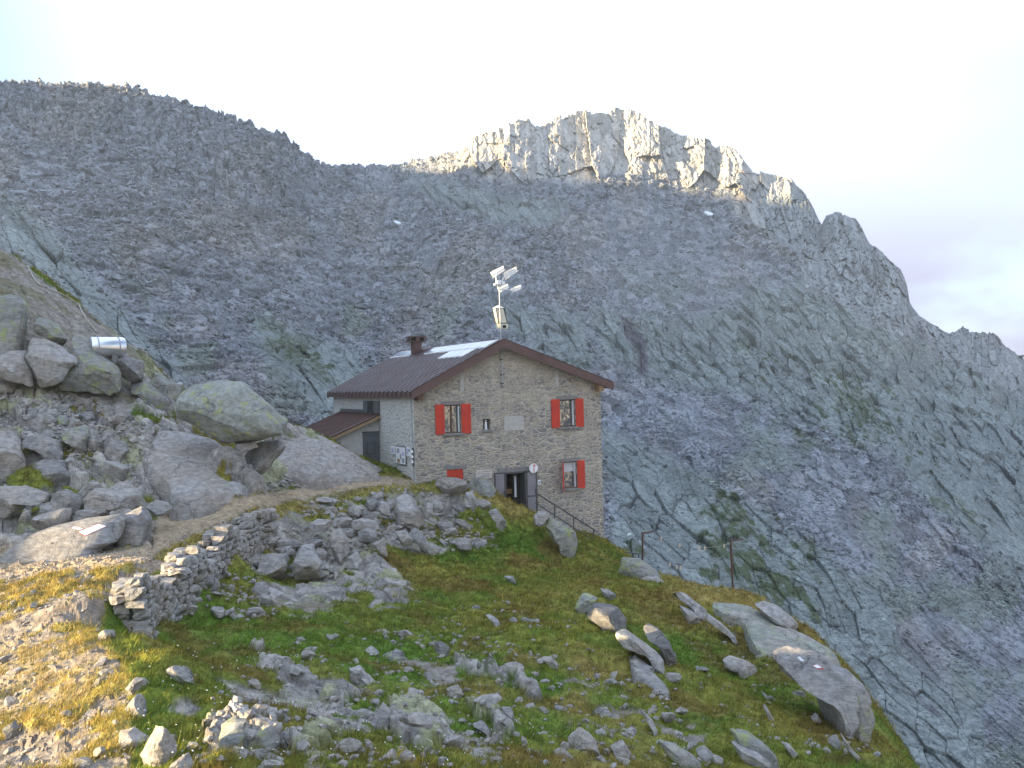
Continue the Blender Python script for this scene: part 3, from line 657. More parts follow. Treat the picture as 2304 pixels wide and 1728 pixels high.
# ================================================================== ROCKS
RM = {
 'pale':   rock_mat('pale_gneiss', (0.37, 0.35, 0.335), (0.35, 0.305, 0.265), 0.0, band=0.5),
 'grey':   rock_mat('grey_gneiss', (0.27, 0.26, 0.255), (0.31, 0.28, 0.25), 0.0, band=0.65),
 'moss':   rock_mat('lichened_gneiss', (0.25, 0.25, 0.235), (0.30, 0.28, 0.25), 0.45, (0.30, 0.32, 0.13), band=0.5),
 'lichen': rock_mat('map_lichen_rock', (0.33, 0.335, 0.305), (0.27, 0.275, 0.25), 0.42, (0.36, 0.37, 0.14), band=0.15, dark=0.7),
 'dark':   rock_mat('dark_schist', (0.155, 0.15, 0.15), (0.21, 0.195, 0.18), 0.15, (0.26, 0.27, 0.14), band=0.5),
 'slab':   rock_mat('pale_green_slab', (0.29, 0.30, 0.25), (0.33, 0.30, 0.27), 0.25, (0.34, 0.36, 0.19), band=0.7),
}
ZT = {5: (0, 560, 3.16), 6: (0, 1050, 2.447), 7: (500, 1050, 2.4475), 8: (1200, 1100, 2.4578), 0: (0, 0, 1.0)}

def resample(pts, n):
    p = np.array(pts, float); q = np.vstack([p, p[:1]]); d = np.r_[0, np.cumsum(np.hypot(*np.diff(q, axis=0).T))]
    s = np.linspace(0, d[-1], n, endpoint=False)
    return np.stack([np.interp(s, d, q[:, 0]), np.interp(s, d, q[:, 1])], -1)

def noise3(V, s, seed):
    return (fbm(V[:, 0] * s + 3.1 * V[:, 2] * s * 0.5, V[:, 1] * s + 0.77 * V[:, 2] * s, 3, seed) + fbm(V[:, 2] * s - 0.6 * V[:, 0] * s, V[:, 1] * s * 0.9 + 5, 3, seed + 7)) * 0.5

def shape_rock(out_w, T, skew, seed, cuts, rough, M=18, blocky=0.52):
    """closed stone whose front outline is out_w (n,2: across, up), T deep to either side"""
    r = np.random.RandomState(seed); n = len(out_w)
    ph = np.linspace(0, math.pi, M); V = []
    for k in range(M):
        s = math.sin(ph[k]) ** blocky if 0 < k < M - 1 else 0.02
        V.append(np.stack([out_w[:, 0] * s, np.full(n, -math.cos(ph[k]) * T), out_w[:, 1] * s], -1))
    V = np.concatenate(V); V[:, 1] += skew * V[:, 2]
    size = max(np.ptp(out_w[:, 0]), np.ptp(out_w[:, 1])) * 0.5
    for _ in range(cuts):
        nn = r.normal(size=3) * np.array((1.0, 1.0, 1.0)); nn /= np.linalg.norm(nn)
        edge = 1.0 if abs(nn[1]) < 0.35 else 0.0
        d = V @ nn; cut = d.max() * (r.uniform(0.93, 0.98) if edge else r.uniform(0.58, 0.86))
        V = V - np.outer(np.maximum(d - cut, 0) * 0.97, nn)
    V = V * (1 + rough * 0.22 * noise3(V / size, 2.3, seed)[:, None]) + 0.02 * size * rough * np.stack([noise3(V / size, 6.0, seed + k) for k in (1, 2, 3)], -1)
    f = []
    for k in range(M - 1):
        a = k * n + np.arange(n); b = k * n + (np.arange(n) + 1) % n
        f.append(np.stack([a, b, b + n, a + n], -1))
    return V, np.concatenate(f)

ROCKS = {}
_seed = [100]
def fit_rock(name, label, z, pts, mat='grey', mode='stand', T=0.48, skew=0.5, cuts=18, rough=0.8, Y=None, h=0.35, cat='rock', group=None, sink=0.22, angle=22):
    _seed[0] += 1; sd = _seed[0]
    ox, oy, sc = ZT[z]; P = [(ox + a / sc, oy + b / sc) for a, b in pts]; p = np.array(P)
    if mode == 'stand':
        uc, vb, vt = p[:, 0].mean(), p[:, 1].max(), p[:, 1].min()
        if Y is None:
            q, nr = hit((p[:, 0].min() + p[:, 0].max()) / 2, vb - 0.16 * (vb - vt)); Y = q.y if q else 38
        o = resample(P, 40 if np.ptp(p[:, 0]) < 110 else 64); o3 = np.array([un(a, b, Y)[:] for a, b in o]); c = o3.mean(0)
        ow = (o3 - c)[:, [0, 2]]
        Tm = T * min(np.ptp(ow[:, 0]), np.ptp(ow[:, 1]) * 1.4)
        c = c * (1 + 0.35 * Tm / Y); ow = ow * (1 + 0.35 * Tm / Y)
        low = ow[:, 1] < -0.25 * np.ptp(ow[:, 1]); ow[low, 1] -= sink * np.ptp(ow[:, 1])
        V, f = shape_rock(ow, Tm, skew, sd, cuts, rough)
        loc = Vector(c)
    else:
        o = resample(P, 56); foot = []
        for a, b in o:
            g, nr = hit(a, b + h * 0.35 * F / 30)
            foot.append(g[:] if g else None)
        ok = [g for g in foot if g]; my = np.median([g[1] for g in ok]) if ok else 35.0
        ok = np.array([g for g in ok if abs(g[1] - my) < 4]); A_ = np.c_[ok[:, :2], np.ones(len(ok))]; co = np.linalg.lstsq(A_, ok[:, 2], rcond=None)[0]
        foot = []
        for a, b in o:
            s1, s2 = slopes(a, b + h * 0.35 * F / 30); den = s2 - co[0] * s1 - co[1]
            Yq = co[2] / den if abs(den) > 1e-3 else my
            if not (my - 4 < Yq < my + 5): Yq = min(max(Yq, my - 3.5), my + 4.5) if Yq > 0 else my + 4.5
            foot.append(un(a, b + h * 0.35 * F / 30, Yq)[:])
        foot = np.array(foot); c = foot.mean(0); rr = np.linspace(0, 1, 16); V = []
        # plane through the footprint, so the slab is a plate lying on the slope
        A_ = np.c_[foot[:, :2] - c[:2], np.ones(len(foot))]; co, *_ = np.linalg.lstsq(A_, foot[:, 2], rcond=None)
        for k, r_ in enumerate(rr):
            xy = (foot[:, :2] - c[:2]) * (1 - r_ if k < 15 else 0.01); zz = co[0] * xy[:, 0] + co[1] * xy[:, 1] + co[2] - c[2]
            V.append(np.c_[xy * 1.0, zz + h * (1 - (1 - r_) ** 5) ** 0.7 - 0.5 * h * (k == 0)])
        # skirt below
        V.insert(0, np.c_[(foot[:, :2] - c[:2]) * 0.97, V[0][:, 2] - 0.8])
        V = np.concatenate(V); n = 56; size = np.ptp(V[:, 0]) * 0.5 + 0.1
        r = np.random.RandomState(sd)
        for _ in range(cuts // 2):
            nn = np.array((r.normal() * 0.6, r.normal() * 0.6 - 0.2, 1.0)); nn /= np.linalg.norm(nn); d = V @ nn
            V = V - np.outer(np.maximum(d - d.max() * r.uniform(0.8, 0.96), 0) * 0.9, nn)
        V[n:, 2] += rough * h * 0.35 * noise3(V[n:] / size, 2.5, sd) + rough * 0.05 * noise3(V[n:], 3.0, sd + 3)
        f = []
        for k in range(len(V) // n - 1):
            a = k * n + np.arange(n); b = k * n + (np.arange(n) + 1) % n
            f.append(np.stack([a, b, b + n, a + n], -1))
        f = np.concatenate(f); loc = Vector(c)
    me = raw_mesh(name, V, f, 4, None, True)
    bm = bmesh.new(); bm.from_mesh(me); bmesh.ops.recalc_face_normals(bm, faces=bm.faces[:]); bm.to_mesh(me); bm.free()
    me.shade_smooth(); me.set_sharp_from_angle(angle=math.radians(angle))
    o = mobj(name, me, RM[mat]); o.location = loc
    tag(o, label, cat, group); ROCKS[label] = o
    return o

# --- left outcrop
BOULDER = fit_rock('boulder', 'huge rounded grey boulder blotched with yellow lichen, propped on small stones', 5, [(1260,1150),(1270,1060),(1330,1000),(1420,960),(1560,940),(1740,938),(1800,975),(1900,1060),(2030,1160),(2060,1240),(2040,1310),(1930,1340),(1760,1365),(1640,1375),(1560,1330),(1400,1240),(1290,1200)], 'lichen', T=0.5, skew=0.35, cuts=11, rough=0.9, Y=34.3, cat='boulder', sink=0.0, angle=35)
fit_rock('stone', 'small stone wedged under the huge lichened boulder', 5, [(1650,1385),(1820,1370),(1830,1410),(1770,1430),(1700,1470),(1680,1420)], 'pale', T=0.7, Y=34.0, cat='stone', sink=0)
fit_rock('rock', 'brown shadowed rock under the right end of the lichened boulder', 5, [(1800,1380),(2000,1350),(2040,1400),(1980,1470),(1900,1560),(1780,1560),(1740,1480)], 'grey', T=0.6, Y=35.0, cat='rock')
fit_rock('whaleback_slab', 'big smooth whaleback slab below the lichened boulder, beside the path', 0, [(300,990),(330,962),(400,964),(480,985),(545,1025),(600,1070),(612,1098),(560,1112),(440,1134),(395,1128),(368,1082),(330,1052),(308,1022)], 'pale', mode='lay', h=0.40, cuts=6, cat='slab', angle=40)
fit_rock('sloping_slab', 'smooth sloping slab between the lichened boulder and the grey shed door', 0, [(600,1010),(640,968),(700,966),(760,996),(830,1036),(870,1076),(800,1080),(700,1078),(640,1054)], 'pale', mode='lay', h=0.30, cuts=6, cat='slab', angle=40)
fit_rock('rock', 'tall rounded rock cut by the left edge of the photo, above the cracked slabs', 5, [(-160,420),(0,300),(60,320),(130,370),(155,450),(165,600),(185,690),(100,710),(0,740),(-160,740)], 'moss', T=0.5, cuts=14, Y=37, rough=0.7)
fit_rock('rock', 'wedge shaped block leaning beside a dark hollow on the outcrop', 5, [(258,500),(275,480),(340,510),(430,580),(490,640),(470,680),(400,660),(300,620),(265,590)], 'moss', T=0.7, Y=37.5)
fit_rock('rock', 'large cracked pale slab on the outcrop under the wedge shaped block', 5, [(190,600),(320,640),(450,720),(580,780),(605,815),(540,840),(480,910),(380,945),(280,925),(200,800)], 'pale', T=0.4, skew=0.8, Y=36.8, cuts=14)
fit_rock('rock', 'broken slab at the left photo edge below the tall rounded rock', 5, [(-120,730),(0,745),(90,715),(180,720),(205,800),(270,920),(120,900),(0,860),(-120,860)], 'pale', T=0.5, skew=0.6, Y=36.5)
fit_rock('rock', 'long sloping rib of rock in front of the steel tank', 5, [(470,590),(560,625),(690,745),(840,850),(905,930),(830,965),(650,935),(490,925),(500,870),(600,800),(580,720)], 'moss', T=0.4, skew=0.7, Y=37.4, cuts=7)
fit_rock('rock', 'angular block under the right end of the steel tank', 5, [(700,770),(880,765),(1010,800),(1012,900),(990,925),(900,900),(800,850)], 'grey', T=0.6, Y=38.6)
fit_rock('rock', 'ribbed rock ledge stepping down right of the steel tank', 5, [(890,920),(960,900),(1100,1000),(1230,1090),(1250,1140),(1180,1150),(1080,1090),(960,1010)], 'moss', T=0.5, Y=38.5)
fit_rock('rock', 'flat topped rock ledge just left of the lichened boulder', 5, [(1000,900),(1110,880),(1215,960),(1330,960),(1290,1050),(1260,1090),(1130,1010)], 'moss', T=0.6, Y=39.5)
fit_rock('stone', 'round pale stone at the left photo edge on mossy ground', 5, [(-60,960),(0,925),(50,905),(120,950),(122,1000),(60,1018),(0,1000),(-60,1000)], 'pale', T=0.7, cuts=6, cat='stone')
fit_rock('rock', 'rounded knob of rock with a greenish right face below the mossy ground', 5, [(425,1340),(480,1280),(560,1258),(620,1290),(655,1350),(640,1405),(560,1435),(470,1415)], 'moss', T=0.5, cuts=14)
fit_rock('rock', 'low rock touching the right side of the rounded knob', 5, [(610,1290),(640,1265),(690,1320),(722,1370),(700,1405),(650,1405)], 'grey', T=0.7)
fit_rock('stone', 'greenish hump of stone above the rounded knob', 5, [(385,1220),(420,1185),(470,1180),(508,1215),(480,1245),(410,1245)], 'moss', T=0.7, cat='stone')
fit_rock('rock', 'pale layered rock face at the left photo edge, largest of the lower outcrop', 5, [(-160,1290),(0,1285),(40,1278),(80,1330),(180,1400),(265,1485),(250,1540),(160,1600),(60,1665),(-160,1670)], 'pale', T=0.5, skew=0.8, cuts=14, Y=31.5)
fit_rock('rock', 'brownish split rock right of the pale layered rock face', 5, [(220,1570),(262,1490),(390,1478),(480,1540),(545,1625),(500,1670),(220,1680)], 'grey', T=0.6)
fit_rock('rock', 'slanting slab between the mossy ground and the lower outcrop', 5, [(120,1330),(250,1310),(400,1370),(470,1460),(520,1540),(440,1520),(300,1440),(190,1400)], 'grey', T=0.4, skew=0.8)
fit_rock('rock', 'sharp grey rock left of the whaleback slab', 5, [(740,1450),(800,1360),(880,1380),(915,1440),(880,1490),(780,1490)], 'grey', T=0.7)
fit_rock('rock', 'broken rock with a dark cleft under the sharp grey rock', 5, [(690,1560),(760,1500),(850,1540),(900,1560),(870,1640),(760,1650),(700,1600)], 'pale', T=0.7)
# --- row of rocks along the path
fit_rock('rock', 'wide grey rock at the left photo edge in the row above the path', 6, [(-90,130),(0,110),(100,110),(180,93),(270,112),(302,160),(280,195),(160,190),(60,245),(-90,255)], 'pale', T=0.55, Y=28.4)
fit_rock('rock', 'grey rock second in the row above the path', 6, [(285,150),(340,126),(420,158),(462,210),(440,250),(340,235),(290,205)], 'grey', T=0.7, Y=28.4)
fit_rock('rock', 'pointed grey rock standing behind the sunlit faceted block', 6, [(415,160),(500,75),(555,88),(560,130),(500,200),(460,205)], 'grey', T=0.6, Y=29.5)
fit_rock('rock', 'bright faceted block with a sunlit left face in the row above the path', 6, [(478,170),(520,118),(600,130),(650,82),(740,128),(792,180),(762,228),(650,210),(560,250),(488,215)], 'pale', T=0.6, cuts=12, Y=28.6)
fit_rock('rock', 'long low sunlit rock behind the rock with white paint marks', 6, [(165,315),(200,268),(320,236),(372,233),(380,300),(340,328),(230,338)], 'pale', T=0.6, Y=26.8)
fit_rock('rock', 'low brown rock right of the long sunlit rock', 6, [(372,240),(470,235),(560,245),(600,280),(500,308),(385,312)], 'grey', T=0.5, Y=27.2)
fit_rock('stone', 'small sunlit stone at the left end of the long sunlit rock', 6, [(105,290),(130,245),(160,240),(165,290),(130,300)], 'pale', T=0.7, Y=27.0, cat='stone')
PAINTED = fit_rock('rock', 'low broad rock with two white painted patches beside the path', 6, [(15,475),(100,410),(200,358),(330,318),(600,282),(640,310),(655,405),(600,435),(480,465),(340,485),(230,475),(120,455)], 'grey', mode='stand', T=0.5, skew=1.3, cuts=4, rough=0.5, Y=25.9, sink=0.5)
fit_rock('rock', 'grey rock with a sunlit top right of the painted rock', 6, [(638,330),(680,268),(760,213),(792,240),(822,300),(812,395),(790,418),(700,424),(640,405)], 'grey', T=0.6, Y=27.0)
fit_rock('stone', 'flat stone at the path edge below the whaleback slab', 6, [(805,212),(850,183),(920,198),(965,238),(880,255),(830,252)], 'grey', T=0.6, cat='stone', Y=29.0)
fit_rock('stone', 'pale flat stone by the path under the sunlit faceted block', 6, [(600,250),(680,225),(740,245),(690,290),(630,290)], 'pale', T=0.6, cat='stone', Y=27.8)
# --- foreground, bottom left
fit_rock('pointed_stone', 'upright pointed grey stone in the grass at the bottom of the photo', 6, [(786,1570),(830,1480),(858,1410),(880,1393),(932,1440),(952,1500),(973,1560),(962,1625),(900,1640),(830,1620)], 'pale', T=0.55, skew=0.15, cuts=9, cat='stone')
fit_rock('stone', 'low dark stone under the upright pointed stone', 6, [(640,1470),(720,1450),(800,1490),(830,1540),(760,1560),(660,1520)], 'pale', mode='stand', T=0.8, cat='stone')
fit_rock('stone', 'flat stone at the foot of the upright pointed stone', 6, [(940,1640),(1010,1600),(1070,1660),(1060,1720),(950,1720)], 'grey', T=0.8, cat='stone')
fit_rock('stone', 'blackish stone lying alone at the bottom left corner', 6, [(20,1440),(70,1405),(125,1420),(130,1460),(80,1480),(25,1475)], 'dark', T=0.8, cat='stone')
fit_rock('stone', 'pale rounded stone in the sunlit dirt near the bottom left', 6, [(560,1350),(575,1335),(600,1345),(600,1368),(570,1370)], 'pale', T=0.8, cuts=4, cat='stone')
fit_rock('stone', 'sunlit stone at the left photo edge in the dirt', 6, [(-40,1080),(0,1050),(30,1040),(30,1080),(0,1090),(-40,1095)], 'pale', T=0.8, cat='stone')
fit_rock('stone', 'grey lumpy stone beside the near end of the dry stone wall', 6, [(540,920),(580,893),(620,905),(640,940),(600,960),(555,950)], 'grey', T=0.8, cat='stone')
fit_rock('stone', 'angular stone in the brown grass below the wall end', 6, [(915,1110),(960,1090),(1040,1150),(1080,1180),(1060,1200),(980,1160)], 'grey', T=0.7, cat='stone')
fit_rock('stone', 'sunlit crumbled stone above the upright pointed stone', 6, [(700,1210),(740,1165),(790,1165),(820,1200),(790,1240),(720,1240)], 'pale', T=0.7, cat='stone')
fit_rock('stone', 'triangular stone above the low dark stone at the bottom', 6, [(680,1330),(740,1270),(790,1320),(830,1380),(770,1390),(700,1370)], 'grey', T=0.7, cat='stone')
# --- heap at the end of the wall and the bank
HG = 'blocks of the rubble heap by the wall'
for lab, pts, mt, kw in (
 ('big square pale block in the rubble heap beside the wall', [(200,580),(205,490),(250,472),(350,480),(362,520),(345,610),(300,578)], 'pale', dict(Y=29.6)),
 ('large upright block right of the square pale block', [(388,545),(420,448),(500,428),(512,480),(552,530),(540,585),(450,605),(408,592)], 'pale', dict(Y=29.8)),
 ('long thin slab lying on top of the heap by the wall', [(278,402),(440,398),(446,430),(300,447)], 'grey', dict(Y=31)),
 ('flat slab under the long thin slab of the heap', [(268,458),(370,438),(402,470),(330,484)], 'pale', dict(Y=30.4)),
 ('big tilted plate leaning in the middle of the heap', [(598,350),(640,328),(692,400),(702,450),(662,492),(620,472),(588,400)], 'pale', dict(Y=32)),
 ('pale wedge shaped block on the crown of the heap', [(458,332),(520,288),(602,298),(622,330),(545,348)], 'pale', dict(Y=32.5)),
 ('tall brown upright stone at the foot of the wall end', [(158,725),(175,648),(240,638),(262,760),(240,800),(180,785)], 'grey', dict(Y=26.4)),
 ('sloping block right of the tall brown upright stone', [(248,668),(330,688),(372,740),(280,755),(250,732)], 'pale', dict(Y=26.8)),
 ('grey cube shaped block lowest of the heap, in the grass', [(298,765),(370,750),(428,820),(400,842),(310,825)], 'pale', dict(Y=25.4)),
 ('big blunt boulder set in the bank below the path', [(948,255),(960,168),(1010,148),(1052,180),(1080,230),(1112,282),(1050,305),(970,285)], 'pale', dict(Y=36)),
 ('squared pale block at the lower rim of the bank', [(825,422),(890,393),(912,472),(840,445)], 'pale', dict(Y=32.2)),
 ('pale tooth shaped stone left of the blunt boulder', [(858,243),(870,193),(912,198),(935,265),(880,258)], 'pale', dict(Y=35.5)),
 ('upright pale stone right of the blunt boulder', [(1108,255),(1120,193),(1160,200),(1162,252),(1130,268)], 'pale', dict(Y=36)),
 ('brown flat stone touching the upright pale stone', [(1160,202),(1205,200),(1225,228),(1210,246),(1165,240)], 'grey', dict(Y=36.2)),
 ('tall smooth stone near the top of the bank under the plaque', [(1338,142),(1380,128),(1402,190),(1382,208),(1345,178)], 'pale', dict(Y=38)),
 ('oval pale stone in the grass under the open door', [(1408,192),(1440,176),(1482,200),(1477,222),(1420,228)], 'pale', dict(Y=38)),
 ('long dark grey block sloping below the oval pale stone', [(1458,240),(1510,233),(1572,310),(1552,334),(1490,292)], 'grey', dict(Y=36.8)),
 ('brownish block at the right end of the bank rubble', [(1278,424),(1310,388),(1382,398),(1372,442),(1310,448)], 'grey', dict(Y=35)),
 ('stone balanced on the left end of the big rock under the handrail', [(1728,265),(1770,243),(1802,270),(1792,303),(1740,303)], 'pale', dict(Y=38.2)),
 ('plate shaped block behind the tilted plate of the heap', [(700,300),(760,285),(840,300),(870,330),(800,345),(720,335)], 'pale', dict(Y=33.5)),
 ('dark edged block right of the tilted plate', [(745,360),(790,340),(850,350),(860,385),(800,400),(750,395)], 'grey', dict(Y=32.6)),
 ('leaning slab in the middle of the bank rubble', [(945,365),(1000,350),(1055,400),(1040,425),(980,410)], 'pale', dict(Y=33.6)),
 ('long slanting slab pointing down to the hollow', [(1020,340),(1060,335),(1130,410),(1160,460),(1120,455),(1060,400)], 'grey', dict(Y=33.8)),
 ('pale block on the bank left of the tooth shaped stone', [(680,225),(740,210),(790,230),(760,260),(700,255)], 'pale', dict(Y=35.2)),
 ('small plate on edge below the upright block of the heap', [(615,575),(635,560),(642,600),(622,612)], 'pale', dict(Y=29)),
 ('sharp prism shaped stone right of the heap', [(690,500),(740,470),(768,520),(740,550),(700,545)], 'pale', dict(Y=29.8)),
):
    fit_rock('stone', lab, 7, pts, mt, T=0.6, cat='stone', group=HG, cuts=13, rough=0.7, **kw)
fit_rock('rock', 'big pale rock sloping down under the handrail of the hut', 7, [(1782,332),(1800,278),(1870,308),(1950,368),(1962,465),(1880,445),(1820,402)], 'moss', T=0.5, Y=37.6)
# --- single rocks of the hollow
for lab, pts, mt in (
 ('split crag at the bottom left of the crags, in shade', [(-10,1420),(60,1388),(132,1400),(145,1470),(90,1562),(0,1545)], 'moss'),
 ('rounded crag touching the split crag', [(150,1482),(250,1438),(322,1480),(312,1552),(200,1572),(140,1532)], 'moss'),
 ('pointed dark crag in front of the flat layered crag', [(818,1402),(880,1308),(932,1350),(942,1412),(890,1464)], 'grey'),
 ('long pale block lying in the grass right of the crags', [(1378,1292),(1420,1270),(1520,1256),(1544,1285),(1420,1322)], 'pale'),
 ('grey rock in the grass left of the long pale block', [(1228,1212),(1290,1193),(1332,1250),(1292,1283),(1240,1252)], 'pale'),
 ('twin topped rock in the middle of the turf', [(698,1122),(760,1103),(782,1140),(852,1180),(800,1208),(710,1172)], 'pale'),
 ('little triangular stone right of the twin topped rock', [(968,1182),(1000,1148),(1037,1182)], 'pale'),
 ('dark rough stone in the middle of the turf', [(1163,982),(1200,958),(1252,1000),(1247,1042),(1180,1022)], 'dark'),
 ('pale plank shaped stone in the middle of the turf', [(1448,812),(1480,814),(1542,870),(1520,878)], 'pale'),
 ('lone triangular stone in the green hollow', [(1553,606),(1600,603),(1622,640),(1590,648)], 'grey'),
 ('flat white stone low in the turf left of the centre', [(780,1010),(820,990),(870,1025),(800,1035)], 'pale'),
 ('greenish flat stone in the middle turf', [(880,1040),(930,1018),(1025,1060),(990,1078)], 'moss'),
 ('white chip of stone below the long pale block', [(1745,1330),(1770,1322),(1805,1352),(1780,1360)], 'pale'),
 ('low grey rock at the right of the middle turf', [(1755,1055),(1800,1050),(1850,1090),(1820,1105)], 'pale'),
 ('small knob of rock below the long pale block', [(1540,1330),(1590,1325),(1608,1370),(1570,1375)], 'grey'),
 ('flat lichened stone above the flat layered crag', [(705,1352),(780,1335),(840,1360),(830,1395),(740,1390)], 'moss'),
 ('slanting stone right of the rough crag', [(1380,1420),(1430,1410),(1505,1490),(1450,1470)], 'grey'),
):
    fit_rock('rock', lab, 7, pts, mt, T=0.6, cat='rock', cuts=10)
# --- right side
for lab, pts, mt, mode, kw in (
 ('yellow lichened block tilted on the dark block in the grass', [(230,652),(270,588),(300,583),(352,605),(342,640),(280,698),(235,682)], 'lichen', 'stand', dict(T=0.6)),
 ('dark square block with a pale lichened top in the grass', [(288,702),(340,648),(465,663),(512,720),(502,782),(430,792),(350,742)], 'dark', 'stand', dict(T=0.6)),
 ('long pale slab on edge below the dark square block', [(418,797),(520,798),(582,840),(690,910),(772,1003),(720,984),(600,892),(500,873)], 'pale', 'stand', dict(T=0.5)),
 ('dark curved slab standing right of the long pale slab', [(608,782),(640,753),(702,790),(752,840),(772,900),(808,940),(770,984),(720,932),(690,872),(620,812)], 'dark', 'stand', dict(T=0.5)),
 ('brownish bedrock slab sliding down under the long pale slab', [(508,890),(600,950),(682,1010),(650,1022),(762,1130),(752,1174),(620,1092),(558,1052)], 'grey', 'lay', dict(h=0.15)),
 ('narrow whitish rib of rock on the grassy crest', [(768,545),(850,588),(972,680),(962,714),(880,672),(798,602)], 'pale', 'stand', dict(T=0.4)),
 ('tapering rib of rock left of the big pale green slab', [(968,696),(1060,758),(1162,862),(1080,814),(960,732)], 'pale', 'stand', dict(T=0.4)),
 ('white block below the narrow whitish rib', [(818,657),(880,678),(948,740),(920,758),(850,742)], 'pale', 'stand', dict(T=0.6)),
 ('big flat pale green slab on the edge of the drop', [(968,652),(980,608),(1040,591),(1100,608),(1200,658),(1292,728),(1500,818),(1640,888),(1704,930),(1694,972),(1640,962),(1540,914),(1340,944),(1230,892),(1180,802),(1160,742),(1050,702)], 'slab', 'lay', dict(h=0.30)),
 ('rounded brown rock behind the big pale green slab', [(1238,652),(1290,633),(1352,650),(1432,710),(1495,792),(1420,773),(1300,722)], 'pale', 'stand', dict(T=0.6)),
 ('massive grey boulder with a rough streaked lower face below the slab on the right', [(1353,967),(1370,938),(1500,913),(1590,918),(1662,980),(1742,1010),(1802,1060),(1834,1120),(1782,1220),(1742,1290),(1700,1354),(1640,1252),(1560,1112),(1470,1072),(1390,1022)], 'grey', 'stand', dict(T=0.55, skew=0.75, cuts=9, rough=0.6, cat='boulder')),
 ('dark rough rock under the right side of the massive boulder', [(1800,1120),(1882,1190),(1884,1282),(1802,1372),(1760,1414),(1716,1362),(1760,1260)], 'moss', 'stand', dict(T=0.7)),
 ('pale flat block with a shadowed left end in the steep grass', [(1018,932),(1100,928),(1232,980),(1238,1037),(1160,1024),(1050,984)], 'pale', 'stand', dict(T=0.6)),
 ('thin pale slab running down the bottom right crest', [(1718,1370),(1762,1440),(1834,1513),(1780,1503),(1728,1432)], 'pale', 'stand', dict(T=0.5)),
 ('lichened crag among the steep grass at the bottom right', [(1098,1342),(1200,1368),(1302,1430),(1364,1512),(1330,1544),(1200,1442),(1118,1392)], 'moss', 'stand', dict(T=0.5)),
 ('white layered rock under the lichened crag at the bottom right', [(1108,1412),(1250,1460),(1324,1522),(1312,1545),(1150,1502)], 'pale', 'stand', dict(T=0.5)),
 ('rounded greenish rock at the bottom of the photo, right of the centre', [(688,1402),(780,1418),(924,1502),(860,1534),(760,1484)], 'moss', 'stand', dict(T=0.5)),
 ('narrow bedrock rib above the rounded greenish rock', [(588,1222),(660,1280),(704,1372),(650,1324)], 'pale', 'stand', dict(T=0.5)),
 ('big speckled rock below the house corner on the crest', [(463,482),(500,388),(600,398),(652,430),(724,512),(640,494),(560,508)], 'moss', 'stand', dict(T=0.6)),
 ('smooth whitish hump of rock in front of the speckled rock', [(565,512),(620,480),(682,485),(735,522)], 'pale', 'stand', dict(T=0.7)),
 ('white sliver of rock in the steep grass at the bottom right', [(1368,1395),(1420,1418),(1474,1480),(1440,1494)], 'pale', 'stand', dict(T=0.5)),
 ('narrow pale slab in the steep grass below the flat block', [(1253,1112),(1300,1148),(1332,1170),(1280,1163)], 'pale', 'stand', dict(T=0.5)),
 ('thin leaning slab lower in the steep grass', [(1268,1190),(1290,1200),(1337,1290),(1300,1283)], 'pale', 'stand', dict(T=0.5)),
 ('small white stone beside the massive boulder', [(1535,1270),(1570,1245),(1592,1280),(1560,1297)], 'pale', 'stand', dict(T=0.7)),
 ('brown stone at the foot of the massive boulder', [(1632,1400),(1680,1360),(1712,1440),(1680,1460)], 'grey', 'stand', dict(T=0.7)),
 ('flat stone above the yellow lichened block', [(372,555),(410,545),(460,590),(430,620),(385,590)], 'grey', 'stand', dict(T=0.6)),
 ('pale rock with a broken edge, left in the steep turf', [(40,935),(100,932),(142,975),(100,985)], 'pale', 'stand', dict(T=0.6)),
 ('grey crag low in the turf, left of the rounded greenish rock', [(190,1390),(260,1330),(330,1380),(370,1450),(280,1470),(200,1440)], 'pale', 'stand', dict(T=0.6)),
 ('split grey crag beside the rounded greenish rock', [(430,1430),(500,1400),(545,1470),(520,1500),(450,1480)], 'pale', 'stand', dict(T=0.6)),
 ('stone with a pale top beside the grey crag', [(900,1450),(950,1420),(1000,1470),(960,1510),(915,1500)], 'grey', 'stand', dict(T=0.6)),
 ('whitish boulder lip at the door step end of the grassy bank', [(0,150),(30,125),(75,130),(85,165),(40,190),(5,185)], 'pale', 'stand', dict(T=0.6, Y=38)),
):
    k2 = dict(cat='rock', cuts=10); k2.update(kw)
    o = fit_rock('boulder' if 'boulder ' in lab[:20] else 'rock', lab, 8, pts, mt, mode=mode, **k2)
    if lab.startswith('massive grey boulder'): MASSIVE = o
fit_rock('rock', 'low pale rock lying against the hut wall under the red basement shutters', 0, [(962,1088),(975,1078),(1010,1072),(1050,1080),(1062,1096),(1040,1110),(980,1100)], 'pale', T=0.5, Y=39.7)
fit_rock('rock', 'rough greenish rock against the hut wall under the white plaque', 0, [(1040,1102),(1050,1082),(1085,1072),(1110,1090),(1120,1118),(1080,1125),(1045,1118)], 'moss', T=0.5, Y=39.9)

